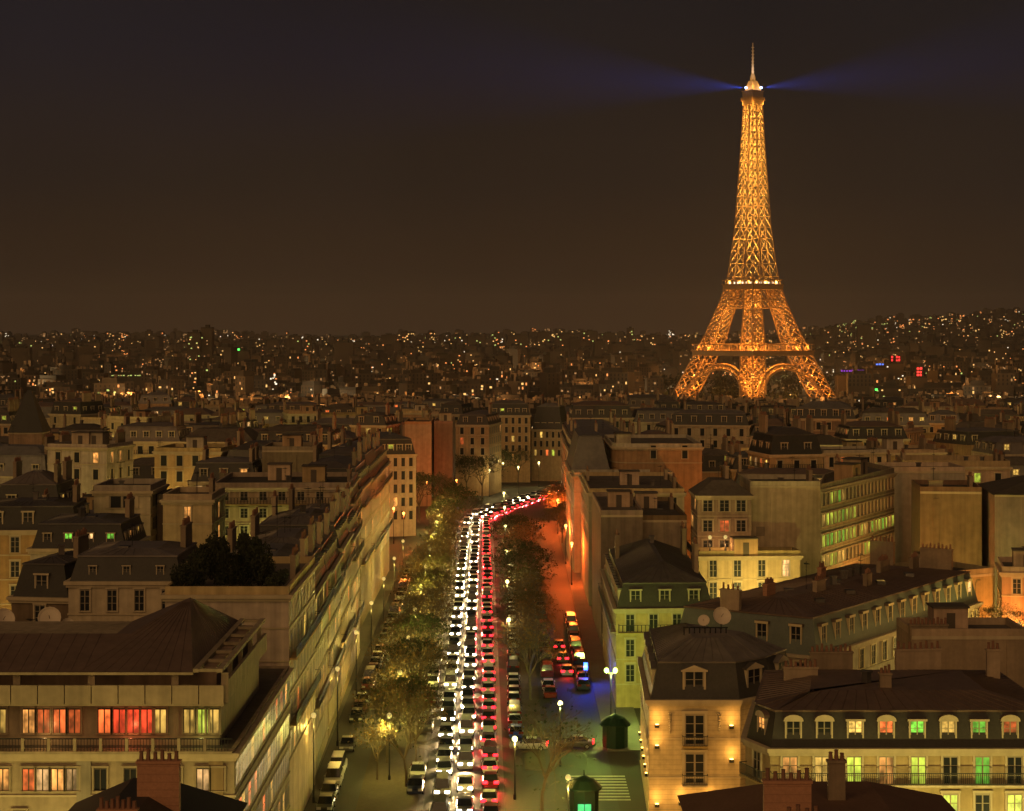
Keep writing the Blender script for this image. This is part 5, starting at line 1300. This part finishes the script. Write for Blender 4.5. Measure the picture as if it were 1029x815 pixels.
# ------------------------------------------------------------------ night haze: the air itself, lit by the lamps and the beacon
m = MB(); m.box(-13500, 13500, -460, 17500, -29, 345)
hz = m.build('haze', []); tag(hz, 'thin brown night haze over the whole city', 'haze', None, 'stuff')
hm = bpy.data.materials.new('haze'); hm.use_nodes = True; N = hm.node_tree.nodes; N.clear()
pv = N.new('ShaderNodeVolumePrincipled'); ou = N.new('ShaderNodeOutputMaterial'); hm.node_tree.links.new(pv.outputs[0], ou.inputs['Volume'])
pv.inputs['Color'].default_value = (.85, .85, .85, 1); pv.inputs['Density'].default_value = 4.2e-5; pv.inputs['Anisotropy'].default_value = .3
hz.data.materials.append(hm)
for s, up, pw, an in ((-1, 3, 1.0e7, 12), (1, 6, 1.0e7, 12), (-1, 3, 2.1e7, 30), (1, 6, 2.1e7, 30)):
    p = vd @ Vector((s * 8.6, -5, 284.5)); d = vd @ Vector((s * math.cos(R(up)), -.1, math.sin(R(up))))
    q = d.to_track_quat('-Z', 'Y').to_euler(); point(tower, p, pw, (.05, .12, 1), .6, 'SPOT', q, an, 1.0)
for i, (x, y, z, p) in enumerate(((32.6, 297.2, 15.7, 260), (30.2, 296.8, 15.7, 120))):
    lamp(x, y, 'small warm lamp on the terrace of the yellow house, %s from the right' % ordinal(i), 'terrace lamps of the yellow house', head='lamp_soft', h=2.2, col=(1, .5, .16), power=p, z=z)

lr = random.Random(31); n_ = 0; tries = 0; cnt2 = {}
ALLP = [d['poly'] for d in SPECS if d in vis or d['hero'] or d in HEROES.values()]
def inside(x, y, m_):
    sq_ = [(x - m_, y - m_), (x + m_, y - m_), (x + m_, y + m_), (x - m_, y + m_)]
    for p in ALLP:
        if abs(p[0][0] - x) < 60 and abs(p[0][1] - y) < 60 and hull_gap(sq_, p): return True
    return False
spots = []
while n_ < 64 and tries < 4000:
    tries += 1
    y = 230 + 560 * lr.random() ** 1.2; x = (lr.random() * 2 - 1) * .27 * y
    if -30 < x < 18 or inside(x, y, 2.2): continue
    if any(math.hypot(x - a, y - b) < 16 for a, b in spots): continue
    spots.append((x, y)); n_ += 1
spots.sort(key=lambda p: p[1])
for x, y in spots:  # lamps added at random gaps between houses to raise local contrast
    sd = 'left' if x < 0 else 'right'; i = cnt2.get(sd, 0); cnt2[sd] = i + 1
    hot = lr.random() < .25
    lamp(x, y, '%s added contrast lamp in a %s side street, %s from the lower edge' % ('orange' if hot else 'yellow', sd, ordinal(i)), 'added contrast lamps between the ranks of houses', head='lamp_soft', h=7 + 4 * lr.random(), col=(1, .30, .05) if hot else ((1, .70, .16) if lr.random() < .7 else (.85, .85, .18)), power=3600 + 4500 * lr.random())

lamp(.3, 206.5, 'yellow street lamp beside the bare tree at the lower edge', None, h=6.2, col=(1, .72, .12), power=3600)
lamp(5.6, 194, 'yellow street lamp just below the frame by the bare tree', None, h=5.0, head='lamp_soft', col=(1, .66, .12), power=3000)
